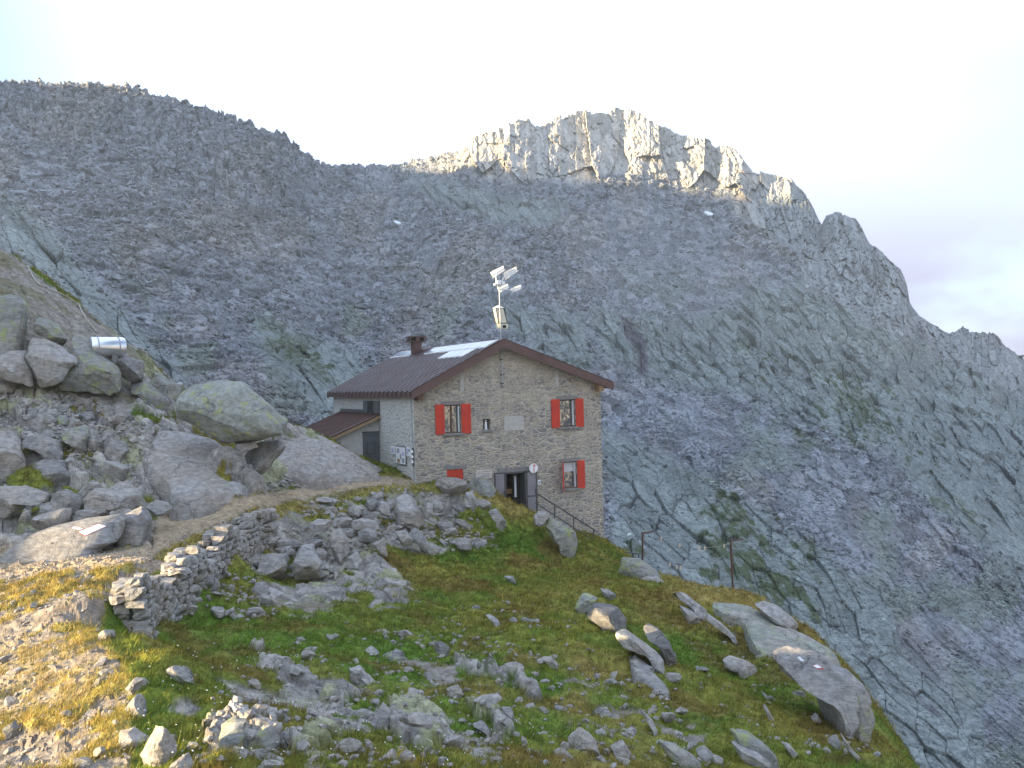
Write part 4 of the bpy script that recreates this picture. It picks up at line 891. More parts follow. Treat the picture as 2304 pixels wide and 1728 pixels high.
# --- paint on rocks: a thin skin of paint following the stone
M_WHITE = simple('white_paint', (0.78, 0.78, 0.80), 0.7, 0.06, 20)
M_RED = simple('red_paint', (0.42, 0.06, 0.05), 0.7, 0.15, 20)
M_GREYP = simple('faded_letter_paint', (0.42, 0.42, 0.50), 0.8, 0.2, 20)
def paint(rock, quad, mat, lift=0.012, nu=14, nv=6, name='paint_mark'):
    me = rock.data; vs = [v.co + rock.location for v in me.vertices]; bv = BVHTree.FromPolygons(vs, [tuple(p.vertices) for p in me.polygons])
    q = [Vector(p) for p in quad]; V = []
    for j in range(nv):
        for i in range(nu):
            a, b = i / (nu - 1), j / (nv - 1); p = (q[0] * (1 - a) + q[1] * a) * (1 - b) + (q[3] * (1 - a) + q[2] * a) * b
            s1, s2 = slopes(p.x, p.y); d = Vector((s1, 1, s2)).normalized()
            h_, n_, _, _ = bv.ray_cast(Vector((0, 0, 0)), d, 120)
            if h_ is None: return None
            V.append((h_ - d * lift - rock.location)[:])
    o = mobj(name, raw_mesh(name, np.array(V), grid_faces(nv, nu), 4, None, True), mat, rock)
    return o
def z60(pts): return [(60 + a / 11.06, 1160 + b / 11.06) for a, b in pts]
paint(PAINTED, z60([(1270,420),(1790,190),(2005,265),(1440,515)]), M_RED, 0.010)
paint(PAINTED, z60([(1295,410),(1790,205),(1985,262),(1450,495)]), M_WHITE, 0.016)
paint(PAINTED, z60([(1090,310),(1180,262),(1425,320),(1330,372)]), M_RED, 0.010)
paint(PAINTED, z60([(1110,310),(1180,272),(1410,322),(1330,362)]), M_WHITE, 0.016)
for q in ([(1390,420),(1570,345),(1590,375),(1420,455)], [(1760,285),(1800,270),(1830,285),(1790,305)], [(1190,310),(1240,300),(1260,325),(1215,335)], [(1300,318),(1350,312),(1370,330),(1320,340)]):
    paint(PAINTED, z60(q), M_GREYP, 0.022, 5, 3)
def z7b(pts): return [(1740 + a / 11.06, 1440 + b / 11.06) for a, b in pts]
paint(MASSIVE, z7b([(965,628),(1095,595),(1270,735),(1085,720)]), M_RED, 0.010)
paint(MASSIVE, z7b([(985,630),(1095,607),(1210,690),(1085,702)]), M_WHITE, 0.016)
paint(MASSIVE, z7b([(585,430),(615,425),(725,520),(690,520)]), M_WHITE, 0.014)
paint(MASSIVE, z7b([(620,415),(655,412),(772,520),(735,528)]), M_WHITE, 0.014)

# --- dry stone wall: stones laid along the edge of the terrace
wl = [(258,1346),(295,1318),(345,1283),(400,1262),(440,1230),(490,1205),(540,1180),(590,1168)]
wp = np.array([zpt(u, v, -4.03)[:2] for u, v in wl]); d = np.r_[0, np.cumsum(np.hypot(*np.diff(wp, axis=0).T))]
def wall_block(seed):
    r = np.random.RandomState(seed); bm = bmesh.new(); bmesh.ops.create_cube(bm, size=2.0); bmesh.ops.subdivide_edges(bm, edges=bm.edges[:], cuts=2, use_grid_fill=True); bmesh.ops.triangulate(bm, faces=bm.faces[:])
    V = np.array([v.co[:] for v in bm.verts]); Fc = np.array([[v.index for v in f.verts] for f in bm.faces]); bm.free()
    V = V + r.normal(0, 0.07, V.shape)
    for _ in range(7):
        n = r.normal(size=3); n /= np.linalg.norm(n); dd = V @ n; V = V - np.outer(np.maximum(dd - dd.max() * r.uniform(0.66, 0.88), 0), n)
    return V / np.abs(V).max(0), Fc
wt = [wall_block(900 + k) for k in range(9)]
wv, wf, woff = [], [], 0
def lay_stone(x, y, z, wd, dp, ht, head):
    global woff
    V, Fc = wt[RS.randint(len(wt))]; a = head + RS.normal(0, 0.12); c_, s_ = math.cos(a), math.sin(a); tl = RS.normal(0, 0.07)
    Q = V * np.array((wd, dp, ht)) * 0.5; Q = np.c_[Q[:, 0] * math.cos(tl) - Q[:, 2] * math.sin(tl), Q[:, 1], Q[:, 0] * math.sin(tl) + Q[:, 2] * math.cos(tl)]
    wv.append(np.c_[Q[:, 0] * c_ - Q[:, 1] * s_ + x, Q[:, 0] * s_ + Q[:, 1] * c_ + y, Q[:, 2] + z]); wf.append(Fc + woff); woff += len(V)
def wpos(s):
    x, y = np.interp(s, d, wp[:, 0]), np.interp(s, d, wp[:, 1]); x2, y2 = np.interp(s + 0.1, d, wp[:, 0]) + 1e-6, np.interp(s + 0.1, d, wp[:, 1]); h_ = math.atan2(y2 - y, x2 - x) if s < d[-1] - 0.1 else math.atan2(wp[-1][1] - wp[-2][1], wp[-1][0] - wp[-2][0])
    return x, y, h_
for layer, off in enumerate((0.34, 0.0)):
    z = -5.9
    while z < -3.80:
        ht = RS.uniform(0.13, 0.23); s = RS.uniform(0, 0.2)
        while s < d[-1]:
            wd = RS.uniform(0.20, 0.46); x, y, h_ = wpos(s + wd / 2); nx, ny = math.sin(h_), -math.cos(h_)
            foot = gz(x + nx * 0.75, y + ny * 0.75); top = min(-3.86, gz(x - nx * 0.45, y - ny * 0.45) + 0.16)
            low = foot - 0.15 if layer == 0 or s < 0.5 else top - 0.35
            if low < z < top:
                bat = 0.12 * max(0.0, top - z)
                lay_stone(x + nx * (off + bat) + RS.normal(0, 0.02), y + ny * (off + bat) + RS.normal(0, 0.02), z + ht / 2 + RS.normal(0, 0.012), wd * 1.06, RS.uniform(0.30, 0.42), ht * 1.10, h_)
            s += wd
        z += ht * 0.96
wall_o = mobj('dry_stone_wall', raw_mesh('dry_stone_wall', np.concatenate(wv), np.concatenate(wf), 3), RM['pale'])
tag(wall_o, 'dry stone wall of stacked rough grey stones holding up the edge of the sunlit terrace', 'wall')
def soup2(name, pos, size, templates, mat, up=0.3):
    cc_ = np.ones((len(pos), 3)) * 0.5
    return soup(name, pos, size, cc_, templates, mat, up)

# --- loose stones: the largest are things, the small ones are rubble
LOOSE = []
for k in range(12):
    V, Fc = rock_template(1300 + k, 2, 9, [(1, .8, .5), (1, .7, .35), (1, .55, .45), (1, .9, .65), (1, .6, .28), (1, .7, .6)][k % 6])
    me = raw_mesh('stone', V, Fc, 3, None, True); me.set_sharp_from_angle(angle=math.radians(25)); me.materials.append(RM['pale' if k < 7 else 'grey']); LOOSE.append(me)
HEAP = [(555,1250),(600,1215),(680,1175),(760,1160),(870,1160),(950,1185),(1075,1172),(1110,1200),(1105,1232),(1050,1240),(950,1232),(870,1205),(812,1235),(800,1280),(755,1305),(700,1312),(655,1305),(560,1290)]
TOPB = [(680,1132),(760,1115),(900,1098),(1040,1105),(1090,1135),(1120,1165),(1100,1180),(1000,1165),(880,1150),(760,1160),(680,1165)]
zones = [  # polygon, individuals, rubble, size range (half-size m), group, label
 (HEAP, 62, 600, (0.14, 0.38), 'stones tumbled over the bank', 'grey angular stone tumbled over the bank between the wall and the door'),
 (TOPB, 30, 260, (0.12, 0.34), 'stones on the top of the bank', 'pale stone lying among grass on the top of the bank beside the path'),
 ([(480,1560),(640,1440),(900,1420),(1150,1440),(1500,1560),(1650,1728),(420,1728)], 36, 900, (0.06, 0.22), 'stones scattered in the lower turf', 'small grey stone scattered in the rough turf of the lower slope'),
 ([(640,1390),(900,1380),(1180,1340),(1500,1450),(1700,1600),(1300,1560),(900,1420)], 12, 160, (0.07, 0.18), 'stones scattered in the middle turf', 'small pale stone lying in the mossy turf of the hollow'),
 ([(0,1300),(400,1240),(250,1350),(220,1450),(300,1560),(280,1728),(0,1728)], 22, 350, (0.04, 0.13), 'stones on the sunlit terrace', 'small sunlit stone lying on the yellow terrace beside the wall'),
 ([(0,880),(150,880),(300,940),(400,1000),(300,1050),(330,1120),(250,1060),(0,1000)], 26, 900, (0.10, 0.30), 'stones below the outcrop', 'grey stone lying on dark earth between the outcrop and the lichened boulder'),
 ([(590,1090),(640,1070),(780,1060),(800,1090),(640,1100)], 12, 200, (0.10, 0.26), 'stones at the foot of the sloping slab', 'pale stone lying at the foot of the sloping slab along the path'),
 ([(400,1300),(560,1290),(640,1380),(560,1400),(420,1390)], 14, 200, (0.10, 0.26), 'stones fallen from the wall', 'stone fallen from the dry stone wall into the green grass'),
 ([(0,1250),(320,1240),(560,1150),(900,1080),(930,1090),(600,1160),(330,1260),(0,1290)], 0, 900, (0.03, 0.09), None, None),
 ([(1500,1400),(1650,1400),(1900,1560),(1980,1700),(1700,1700)], 10, 260, (0.07, 0.2), 'stones in the steep grass', 'small pale stone in the steep grass beside the massive boulder'),
]
rp, rs_ = [], []
for poly, ni, nr, (s0, s1), grp, lab in zones:
    m = poly_mask(NU, NV, poly, 4) * (NV < 1760) * (NU > -40)
    ki = RS.choice(m.size, ni + nr, p=(m / m.sum()).ravel()); P0_ = NP.reshape(-1, 3)[ki]
    sz = s0 + (s1 - s0) * RS.rand(ni + nr) ** 2.0
    sz[:ni] = s0 * 0.5 + s1 * (0.5 + 0.5 * RS.rand(ni)); sz[ni:] *= 0.55
    for k in range(ni):
        o = bpy.data.objects.new('stone', LOOSE[RS.randint(12)]); link(o)
        o.location = P0_[k] + np.array((0, 0, sz[k] * 0.12)); o.scale = (sz[k],) * 3
        o.rotation_euler = (RS.normal(0, 0.35), RS.normal(0, 0.35), RS.rand() * 6.28)
        tag(o, lab, 'stone', grp)
    rp.append(P0_[ni:] + np.array((0, 0, 0.01))); rs_.append(sz[ni:])
rub = soup2('rubble', np.concatenate(rp), np.concatenate(rs_), [rock_template(1500 + k, 1, 7, fl) for k, fl in enumerate([(1, .8, .5), (1, .7, .4), (1, .6, .5), (1, .9, .7)])], RM['pale'], 0.5)
tag(rub, 'small broken stones and chips over the bank and terrace', 'rubble', kind='stuff')

# snow left in the gullies of the mountain
def mhit(u, v):
    j = np.abs(uu - u).argmin(); i = np.abs(VV[:, j] - v).argmin(); return Vector((FX[i, j], FYY[i, j], FZ[i, j]))
M_SNOW = simple('old_snow', (0.82, 0.84, 0.87), 0.6, 0.04, 3)
for (u, v, w_, h_, lab) in ((895,508,16,7,'thin white snow patch in the boulders under the saddle'), (1595,484,18,9,'slanting white snow patch under the sunlit cliff')):
    c_ = mhit(u, v); sc_ = c_.y / F
    mb = MB(); ring = [(math.cos(t) * w_ * 0.5 * sc_ * (1 + 0.2 * math.sin(3 * t)), 0, math.sin(t) * h_ * 0.5 * sc_ - math.cos(t) * w_ * 0.18 * sc_) for t in np.linspace(0, 6.283, 14)[:-1]]
    mb.prism([(p[0], p[2] * 0.8, p[2]) for p in ring], (0, -0.35, 0.5))
    o = mb.build('snow_patch', M_SNOW); o.location = c_ + Vector((-c_.x, -c_.y, 0)).normalized() * 0.9 + Vector((0, 0, 0.5)); tag(o, lab, 'snow')

# ================================================================== THE HUT
HA = math.radians(24.7); HE = Vector((math.cos(HA), math.sin(HA), 0)); HD = Vector((-math.sin(HA), math.cos(HA), 0))
H0 = un(935, 1078, 40.0); H0.z = -4.0
def loc_pt(p):
    q = p - H0; return Vector((q.dot(HE), q.dot(HD), q.z))
def fac(u, v, t=0.0):
    """(s, z) where the ray through (u,v) meets the plane local y = t"""
    a, b = slopes(u, v); r = Vector((a, 1, b)); Y = (t + H0.dot(HD)) / r.dot(HD); q = loc_pt(r * Y); return q.x, q.z
def sid(u, v, s=0.0):
    a, b = slopes(u, v); r = Vector((a, 1, b)); Y = (s + H0.dot(HE)) / r.dot(HE); q = loc_pt(r * Y); return q.y, q.z
def rect(u0, v0, u1, v1, f=fac, **kw):
    um, vm = (u0 + u1) / 2, (v0 + v1) / 2
    return f(u0, vm, **kw)[0], f(u1, vm, **kw)[0], f(um, v1, **kw)[1], f(um, v0, **kw)[1]

W_ = fac(1354, 1000)[0]; DEP = sid(750, 900)[0]
TV = -0.45                                     # the roof stands out over the gable
zr = fac(1134, 766, TV)[1]; sr = fac(1134, 766, TV)[0]
seL, zeL = fac(932, 883, TV); seR, zeR = fac(1379, 863, TV)
print('HUT', 'W', W_, 'DEP', DEP, 'ridge', sr, zr, 'eaves', seL, zeL, seR, zeR)
mid = sr; seL = -0.22
ov = 0.5 * ((mid - seL) + (seR - mid)); sl_ = 0.5 * ((zr - zeL) / (mid - seL) + (zr - zeR) / (seR - mid))
slL = (zr - zeL) / (mid - seL); slR = (zr - zeR) / (seR - mid)
def roof_z(s): return zr - (mid - s) * slL if s < mid else zr - (s - mid) * slR
DEP = min(DEP, 13.5)

# masonry
def masonry(name, stone_a, stone_b, mortar, sx, sz, edge, amount=1.0, warm=None):
    t = NT(name); p = t.obj()
    n = t.n('ShaderNodeTexNoise'); n.inputs['Scale'].default_value = 2.2; n.inputs['Detail'].default_value = 3; t.l(p, n.inputs['Vector'])
    wp_ = t.n('ShaderNodeVectorMath', operation='MULTIPLY_ADD'); t.l(n.outputs['Color'], wp_.inputs[0]); wp_.inputs[1].default_value = (0.22, 0.22, 0.10); t.l(p, wp_.inputs[2])
    q = t.map(wp_.outputs[0], (sx, sx, sz))
    v1 = t.n('ShaderNodeTexVoronoi', feature='F1'); v1.inputs['Randomness'].default_value = 0.85; t.l(q, v1.inputs['Vector']); v1.inputs['Scale'].default_value = 1.0
    v2 = t.n('ShaderNodeTexVoronoi', feature='DISTANCE_TO_EDGE'); v2.inputs['Randomness'].default_value = 0.85; t.l(q, v2.inputs['Vector']); v2.inputs['Scale'].default_value = 1.0
    big_small = t.ramp(t.noise(p, 0.9, 4, 0.7), [(0.47, 0.0), (0.53, 1.0)])
    q2 = t.map(wp_.outputs[0], (sx * 1.9, sx * 1.9, sz * 1.6))
    v1b = t.n('ShaderNodeTexVoronoi', feature='F1'); v1b.inputs['Scale'].default_value = 1.0; t.l(q2, v1b.inputs['Vector'])
    v2b = t.n('ShaderNodeTexVoronoi', feature='DISTANCE_TO_EDGE'); v2b.inputs['Scale'].default_value = 1.0; t.l(q2, v2b.inputs['Vector'])
    vcol = t.mix(v1.outputs['Color'], v1b.outputs['Color'], big_small); vdist = t.mix(v2.outputs['Distance'], v2b.outputs['Distance'], big_small)
    sepc = t.n('ShaderNodeSeparateColor'); t.l(vcol, sepc.inputs[0])
    st = t.ramp(sepc.outputs[0], [(0.0, stone_a), (0.45, tuple((a + b) / 2 for a, b in zip(stone_a, stone_b))), (1.0, stone_b)])
    st = t.mix(st, warm or (0.36, 0.27, 0.17), t.ramp(sepc.outputs[1], [(0.80, 0.0), (0.95, 0.6)]))
    fin = t.noise(p, 26, 5, 0.7); st = t.mix(st, t.ramp(fin, [(0.3, 0.65), (0.7, 1.3)]), 0.8, 'MULTIPLY')
    # some stones are smeared over with mortar
    zs = t.n('ShaderNodeSeparateXYZ'); t.l(p, zs.inputs[0])
    hi = t.n('ShaderNodeMapRange'); hi.inputs['From Min'].default_value = 2.4; hi.inputs['From Max'].default_value = 4.2; hi.inputs['To Max'].default_value = 0.10; t.l(zs.outputs[2], hi.inputs[0])
    smear = t.ramp(t.math('ADD', t.noise(p, 1.1, 5, 0.65), hi.outputs[0]), [(0.52, 0.0), (0.70, 0.85)])
    jm = t.ramp(vdist, [(edge * 0.45, 1.0), (edge, 0.0)])
    m = t.math('MULTIPLY', t.math('MAXIMUM', jm, smear), amount)
    mo = t.mix(mortar, t.ramp(t.noise(p, 9, 5, 0.7), [(0.3, 0.75), (0.7, 1.2)]), 1.0, 'MULTIPLY')
    t.color(t.mix(st, mo, m)); t.set(Roughness=0.92, Specular_IOR_Level=0.15)
    hgt = t.ramp(vdist, [(0.0, 0.0), (edge * 1.6, 0.8), (0.5, 1.0)])
    b = t.bump(fin, 0.4, 0.02); t.bump(hgt, 0.75, 0.05, b)
    return t.m
M_FRONT = masonry('grey_stone_masonry', (0.20, 0.195, 0.20), (0.45, 0.405, 0.345), (0.50, 0.44, 0.355), 2.8, 6.6, 0.12)
M_SIDE = masonry('whitewashed_rubble_masonry', (0.38, 0.36, 0.33), (0.55, 0.53, 0.50), (0.60, 0.59, 0.56), 3.8, 5.6, 0.24)
M_GABLE = M_FRONT
M_PLAST = simple('grey_plaster', (0.44, 0.42, 0.39), 0.9, 0.12, 5, bump=0.3)
M_ROOF = NT('brown_sheet_metal')
_p = M_ROOF.obj(); _n = M_ROOF.noise(_p, 1.4, 5, 0.6); _n2 = M_ROOF.noise(M_ROOF.map(_p, (1.0, 7.0, 1.0)), 2.2, 4)
M_ROOF.color(M_ROOF.mix(M_ROOF.ramp(_n, [(0.3, (0.030, 0.014, 0.013)), (0.7, (0.062, 0.029, 0.025))]), M_ROOF.ramp(_n2, [(0.3, 0.7), (0.7, 1.35)]), 1.0, 'MULTIPLY'))
M_ROOF.l(M_ROOF.ramp(_n, [(0.3, 0.30), (0.7, 0.55)]), M_ROOF.b.inputs['Roughness']); M_ROOF.set(Specular_IOR_Level=0.32); M_ROOF = M_ROOF.m
M_FASC = simple('brown_fascia_paint', (0.105, 0.055, 0.05), 0.55, 0.2, 3)
M_RUST = simple('rusty_sheet_metal', (0.080, 0.032, 0.022), 0.6, 0.35, 2.5)
M_REDP = simple('red_shutter_paint', (0.55, 0.035, 0.015), 0.5, 0.12, 5)
M_WOOD = simple('brown_window_wood', (0.11, 0.055, 0.03), 0.55, 0.25, 8)
M_BEAM = simple('pale_beam_wood', (0.30, 0.19, 0.10), 0.7, 0.25, 10)
M_STEEL = simple('grey_door_steel', (0.21, 0.20, 0.215), 0.55, 0.15, 3)
M_STEELD = simple('dark_door_steel', (0.085, 0.09, 0.10), 0.5, 0.2, 3)
M_LINTEL = simple('grey_stone_sill', (0.21, 0.20, 0.195), 0.85, 0.2, 8, bump=0.3)
M_DARK = simple('dark_interior', (0.018, 0.014, 0.010), 0.9, 0.4, 2)
M_INT = simple('interior_wood', (0.20, 0.12, 0.05), 0.7, 0.4, 3)
M_GALV = simple('galvanised_steel', (0.36, 0.37, 0.38), 0.45, 0.15, 8, metal=0.3)
M_IRON = simple('dark_iron', (0.06, 0.06, 0.065), 0.55, 0.25, 10)
M_ALU = simple('bare_aluminium', (0.85, 0.84, 0.82), 0.42, 0.05, 10, metal=0.35)
M_CREAM = simple('cream_enamel', (0.66, 0.62, 0.50), 0.45, 0.08, 4)
M_PAPER = simple('white_sheet', (0.75, 0.75, 0.77), 0.7, 0.05, 9)
M_MARBLE = simple('pinkish_marble', (0.52, 0.47, 0.43), 0.5, 0.1, 6)
M_LETTER = simple('grey_letters', (0.20, 0.18, 0.17), 0.7, 0.2, 20)
M_SIGNR = simple('sign_red', (0.60, 0.02, 0.03), 0.5, 0.05, 10)
M_SIGNW = simple('sign_white', (0.80, 0.79, 0.80), 0.45, 0.03, 10)
M_LACE = simple('lace_curtain', (0.60, 0.60, 0.62), 0.9, 0.15, 30)
t = NT('window_glass'); t.color((0.012, 0.011, 0.010)); t.set(Roughness=0.02, IOR=2.9, Specular_IOR_Level=0.5); t.bump(t.noise(t.obj(), 1.6, 2), 0.25, 0.08); M_GLASS = t.m
t = NT('solar_glass'); t.color((0.34, 0.37, 0.43)); t.set(Roughness=0.10, IOR=1.9); M_SOLAR = t.m  # pale solar base colour imitates sky mirrored in the glass

hut = empty('mountain_hut', H0, HA)
tag(hut, 'stone mountain hut with brown metal roof and red shutters on the grassy knoll', 'hut')

# -- walls: solid with real openings
def cut_mesh(body, cutters):
    for cbm in cutters:
        me = bpy.data.meshes.new('c'); bmesh.ops.recalc_face_normals(cbm.bm, faces=cbm.bm.faces[:]); cbm.bm.to_mesh(me); cbm.bm.free(); co = bpy.data.objects.new('c', me); COL.objects.link(co); co.parent = body.parent
        md = body.modifiers.new('b', 'BOOLEAN'); md.object = co; md.operation = 'DIFFERENCE'; md.solver = 'EXACT'
        bpy.context.view_layer.update(); dg = bpy.context.evaluated_depsgraph_get()
        nm = bpy.data.meshes.new_from_object(body.evaluated_get(dg)); body.modifiers.clear(); body.data = nm
        bpy.data.objects.remove(co)
    body.data.shade_flat()

RW1 = rect(999.7, 911, 1036.6, 974.8); RW2 = rect(1258.9, 899, 1293.7, 960); RW3 = rect(1266, 1038.7, 1297.8, 1098.7)
RW4 = rect(1005.8, 1056, 1042.7, 1090); RNI = rect(1086.8, 942.6, 1104, 966); RDO = rect(1137, 1062, 1183, 1143)
print('openings', [tuple(round(x, 2) for x in r) for r in (RW1, RW2, RW3, RW4, RNI, RDO)])
zb = -4.2
TH = 0.55
mb = MB(); zl, zrr = roof_z(0) - 0.12, roof_z(W_) - 0.12
mb.prism([(0, 0, zb), (W_, 0, zb), (W_, 0, zrr), (mid, 0, zr - 0.12), (0, 0, zl)], (0, TH, 0))
front = mb.build('front_wall', M_FRONT, hut)
cuts = [MB().box(r[0], r[1], -0.2, dp, r[2], r[3]) for r, dp in ((RW1, 0.9), (RW2, 0.9), (RW3, 0.9), (RW4, 0.9), (RNI, 0.3), (RDO, 0.9))]
cut_mesh(front, cuts)
RSW = rect(828.5, 902.5, 843.4, 928, sid)
mb = MB().box(0, TH, TH, DEP, -2.5, zl)
side = mb.build('side_wall', M_SIDE, hut); side['label'] = 'whitewashed rubble side wall'
cut_mesh(side, [MB().box(-0.2, 0.9, RSW[0], RSW[1], RSW[2], RSW[3])])
# whitewashed return of the corner on the gable side stays thin: the corner stones
mb = MB().box(W_ - TH, W_, TH, DEP, zb, zrr); mb.build('side_wall', M_FRONT, hut)
mb = MB().prism([(TH, DEP - TH, zb), (W_ - TH, DEP - TH, zb), (W_ - TH, DEP - TH, zrr), (mid, DEP - TH, zr - 0.15), (TH, DEP - TH, zl)], (0, TH, 0)); mb.build('rear_wall', M_FRONT, hut)
# left corner: a strip of whitewash wraps the side
mb = MB().box(-0.012, 0.0, 0.0, TH, -2.5, zl); mb.build('wash_strip', M_SIDE, hut)
mb = MB().box(TH, W_ - TH, TH, DEP - TH, -0.62, -0.42); mb.build('floor_slab', M_INT, hut)

# -- roof: profiled sheet, stepped like tiles
def slope_sheet(s0, s1, t0, t1, name):
    ns, nt_ = 64, int((t1 - t0) / 0.036)
    S, Tt = np.meshgrid(np.linspace(s0, s1, ns), np.linspace(t0, t1, nt_), indexing='ij')
    zz = np.where(S < mid, zr - (mid - S) * slL, zr - (S - mid) * slR)
    ph_ = (Tt - t0) / 0.60
    rib = 0.065 * (0.5 + 0.5 * np.cos(ph_ * 2 * math.pi)) ** 2.2
    along = np.abs(S - mid) / 0.36; step = 0.016 * (1 - (along - np.floor(along)))
    zz = zz + rib - step * 0 + 0.016 * ((along - np.floor(along)))
    V = np.stack([S, Tt, zz + 0.02], -1)
    V2 = V.copy(); V2[..., 2] -= 0.05
    f1 = grid_faces(ns, nt_); n = ns * nt_
    bd = np.concatenate([np.arange(nt_), np.arange(1, ns) * nt_ + nt_ - 1, (ns - 1) * nt_ + np.arange(nt_ - 2, -1, -1), np.arange(ns - 2, 0, -1) * nt_])
    b2 = np.roll(bd, -1); rim = np.stack([bd, b2, b2 + n, bd + n], -1)
    me = raw_mesh(name, np.concatenate([V.reshape(-1, 3), V2.reshape(-1, 3)]), np.concatenate([f1, f1[:, ::-1] + n, rim]), 4, None, True)
    me.set_sharp_from_angle(angle=math.radians(40)); return mobj(name, me, M_ROOF, hut)
TB = DEP + 0.35
roofL = slope_sheet(seL, mid - 0.02, TV, TB, 'roof_slope'); roofR = slope_sheet(seR, mid + 0.02, TV, TB, 'roof_slope')
mb = MB(); mb.prism([(mid - 0.16, TV - 0.02, zr - 0.16 * slL + 0.075), (mid, TV - 0.02, zr + 0.085), (mid + 0.16, TV - 0.02, zr - 0.16 * slR + 0.075), (mid + 0.16, TV - 0.02, zr - 0.16 * slR + 0.06), (mid, TV - 0.02, zr + 0.062), (mid - 0.16, TV - 0.02, zr - 0.16 * slL + 0.06)], (0, TB - TV + 0.04, 0))
mb.build('ridge_cap', M_FASC, hut)
for (a, sl2, sgn) in ((seL, slL, 1), (seR, slR, -1)):
    for tq in (TV - 0.03, TB):
        fh = 0.33
        mb = MB().prism([(a, tq, zr - abs(mid - a) * sl2 + 0.045), (mid, tq, zr + 0.045), (mid, tq, zr - fh + 0.02), (a, tq, zr - abs(mid - a) * sl2 - fh + 0.06)], (0, 0.035, 0))
        mb.build('barge_board', M_FASC, hut)
    ze = zr - abs(mid - a) * sl2
    x0, x1 = sorted((a, a - sgn * 0.03))
    MB().box(x0, x1, TV - 0.03, TB, ze - 0.20, ze + 0.012).build('eave_board', M_FASC, hut)
# notches of the tile ends over the eave, drawn as dark strips
tk = TV + 0.02
while tk < TB - 0.1:
    MB().box(seL - 0.048, seL - 0.031, tk, tk + 0.05, (zr - (mid - seL) * slL) - 0.17, (zr - (mid - seL) * slL) + 0.03).build('eave_notch', M_DARK, hut); tk += 0.60
# soffit boards and beam ends
for sgn, a in ((1, seL), (-1, seR)):
    z0 = roof_z(a) - 0.16; zw = roof_z(0 if sgn > 0 else W_) - 0.18
    x_in = -0.014 if sgn > 0 else W_ + 0.003
    MB().prism([(a + sgn * 0.01, TV + 0.02, z0), (x_in, TV + 0.02, zw), (x_in, TV + 0.02, zw - 0.03), (a + sgn * 0.01, TV + 0.02, z0 - 0.03)], (0, TB - TV - 0.05, 0)).build('soffit', M_FASC, hut)
    bx = (0.05, 0.28) if sgn > 0 else (W_ - 0.26, W_ - 0.03)
    MB().box(bx[0], bx[1], TV + 0.08, -0.002, roof_z(bx[0] if sgn > 0 else bx[1]) - 0.46, roof_z(bx[0] if sgn > 0 else bx[1]) - 0.16).build('beam_end', M_BEAM if sgn < 0 else M_WOOD, hut)

# -- windows with shutters
def window(r, sh_l, sh_r, dep=0.14, mullion=True, curtain=False, lab=None, fold_l=0.0):
    s0, s1, z0, z1 = r
    fr = MB(); w = 0.045
    fr.box(s0, s0 + w, dep, dep + 0.07, z0, z1).box(s1 - w, s1, dep, dep + 0.07, z0, z1).box(s0 + w, s1 - w, dep, dep + 0.07, z1 - w, z1).box(s0 + w, s1 - w, dep, dep + 0.07, z0, z0 + w)
    if mullion: m = (s0 + s1) / 2; fr.box(m - 0.03, m + 0.03, dep - 0.01, dep + 0.06, z0 + w, z1 - w)
    win = fr.build('window', M_WOOD, hut)
    if lab: win['label'] = lab
    MB().box(s0 + w, s1 - w, dep + 0.03, dep + 0.042, z0 + w, z1 - w).build('pane', M_GLASS, win)
    if curtain:
        MB().box(s0 + w, s1 - w, dep + 0.022, dep + 0.027, z0 + 0.62 * (z1 - z0), z1 - w).build('curtain', M_LACE, win)
    MB().box(s0 - 0.10, s1 + 0.12, -0.10, 0.10, z0 - 0.10, z0 - 0.003, 0.012).build('sill', M_LINTEL, win)
    MB().box(s0 - 0.14, s1 + 0.14, -0.018, 0.02, z1 + 0.006, z1 + 0.15, 0.006).build('lintel', M_LINTEL, win)
    # opened inner casement seen edge on
    MB().box(s1 - 0.085, s1 - 0.055, 0.02, dep, z0 + w, z1 - w).build('casement_edge', M_PAPER, win)
    for (a, b), hs, fold in ((sh_l, s0, fold_l), (sh_r, s1, 0.0)):
        sh = MB(); wd = b - a; zz0, zz1 = z0 - 0.03, z1 + 0.03
        sh.box(0, wd, -0.04, 0, zz0, zz1, 0.006)
        hh = zz1 - zz0
        for (p0, p1) in ((0.08, 0.44), (0.52, 0.92)):
            x0, x1, y0, y1 = 0.06, wd - 0.06, zz0 + p0 * hh, zz0 + p1 * hh
            for bx in ((x0, x1, y1 - 0.025, y1), (x0, x1, y0, y0 + 0.025), (x0, x0 + 0.025, y0 + 0.025, y1 - 0.025), (x1 - 0.025, x1, y0 + 0.025, y1 - 0.025)):
                sh.box(bx[0], bx[1], -0.054, -0.039, bx[2], bx[3])
            k = y0 + 0.05
            while k < y1 - 0.05: sh.box(x0 + 0.03, x1 - 0.03, -0.047, -0.039, k, k + 0.02); k += 0.045
        if fold:
            # hinged at the window jamb, standing half open
            sh.xf(Matrix.Translation((hs - 0.01, -0.03, 0)) @ Matrix.Rotation(fold, 4, 'Z') @ Matrix.Translation((-wd, 0, 0)))
        else: sh.xf(Matrix.Translation((a, -0.025, 0)))
        shutter = sh.build('shutter', M_REDP, win)
        hb = MB()
        for f_ in (0.2, 0.8):
            zc = z0 + f_ * (z1 - z0)
            if not fold: hb.box(a + 0.02 if hs == s1 else b - 0.14, a + 0.14 if hs == s1 else b - 0.02, -0.073, -0.066, zc - 0.012, zc + 0.012)
        if not fold: hb.build('hinge', M_IRON, shutter)
        else: hb.bm.free()
    return win
def srange(u0, u1, v): return fac(u0, v)[0], fac(u1, v)[0]
window(RW1, srange(979, 999.3, 945), srange(1037.4, 1058.7, 943), lab='upper left window reflecting golden slopes')
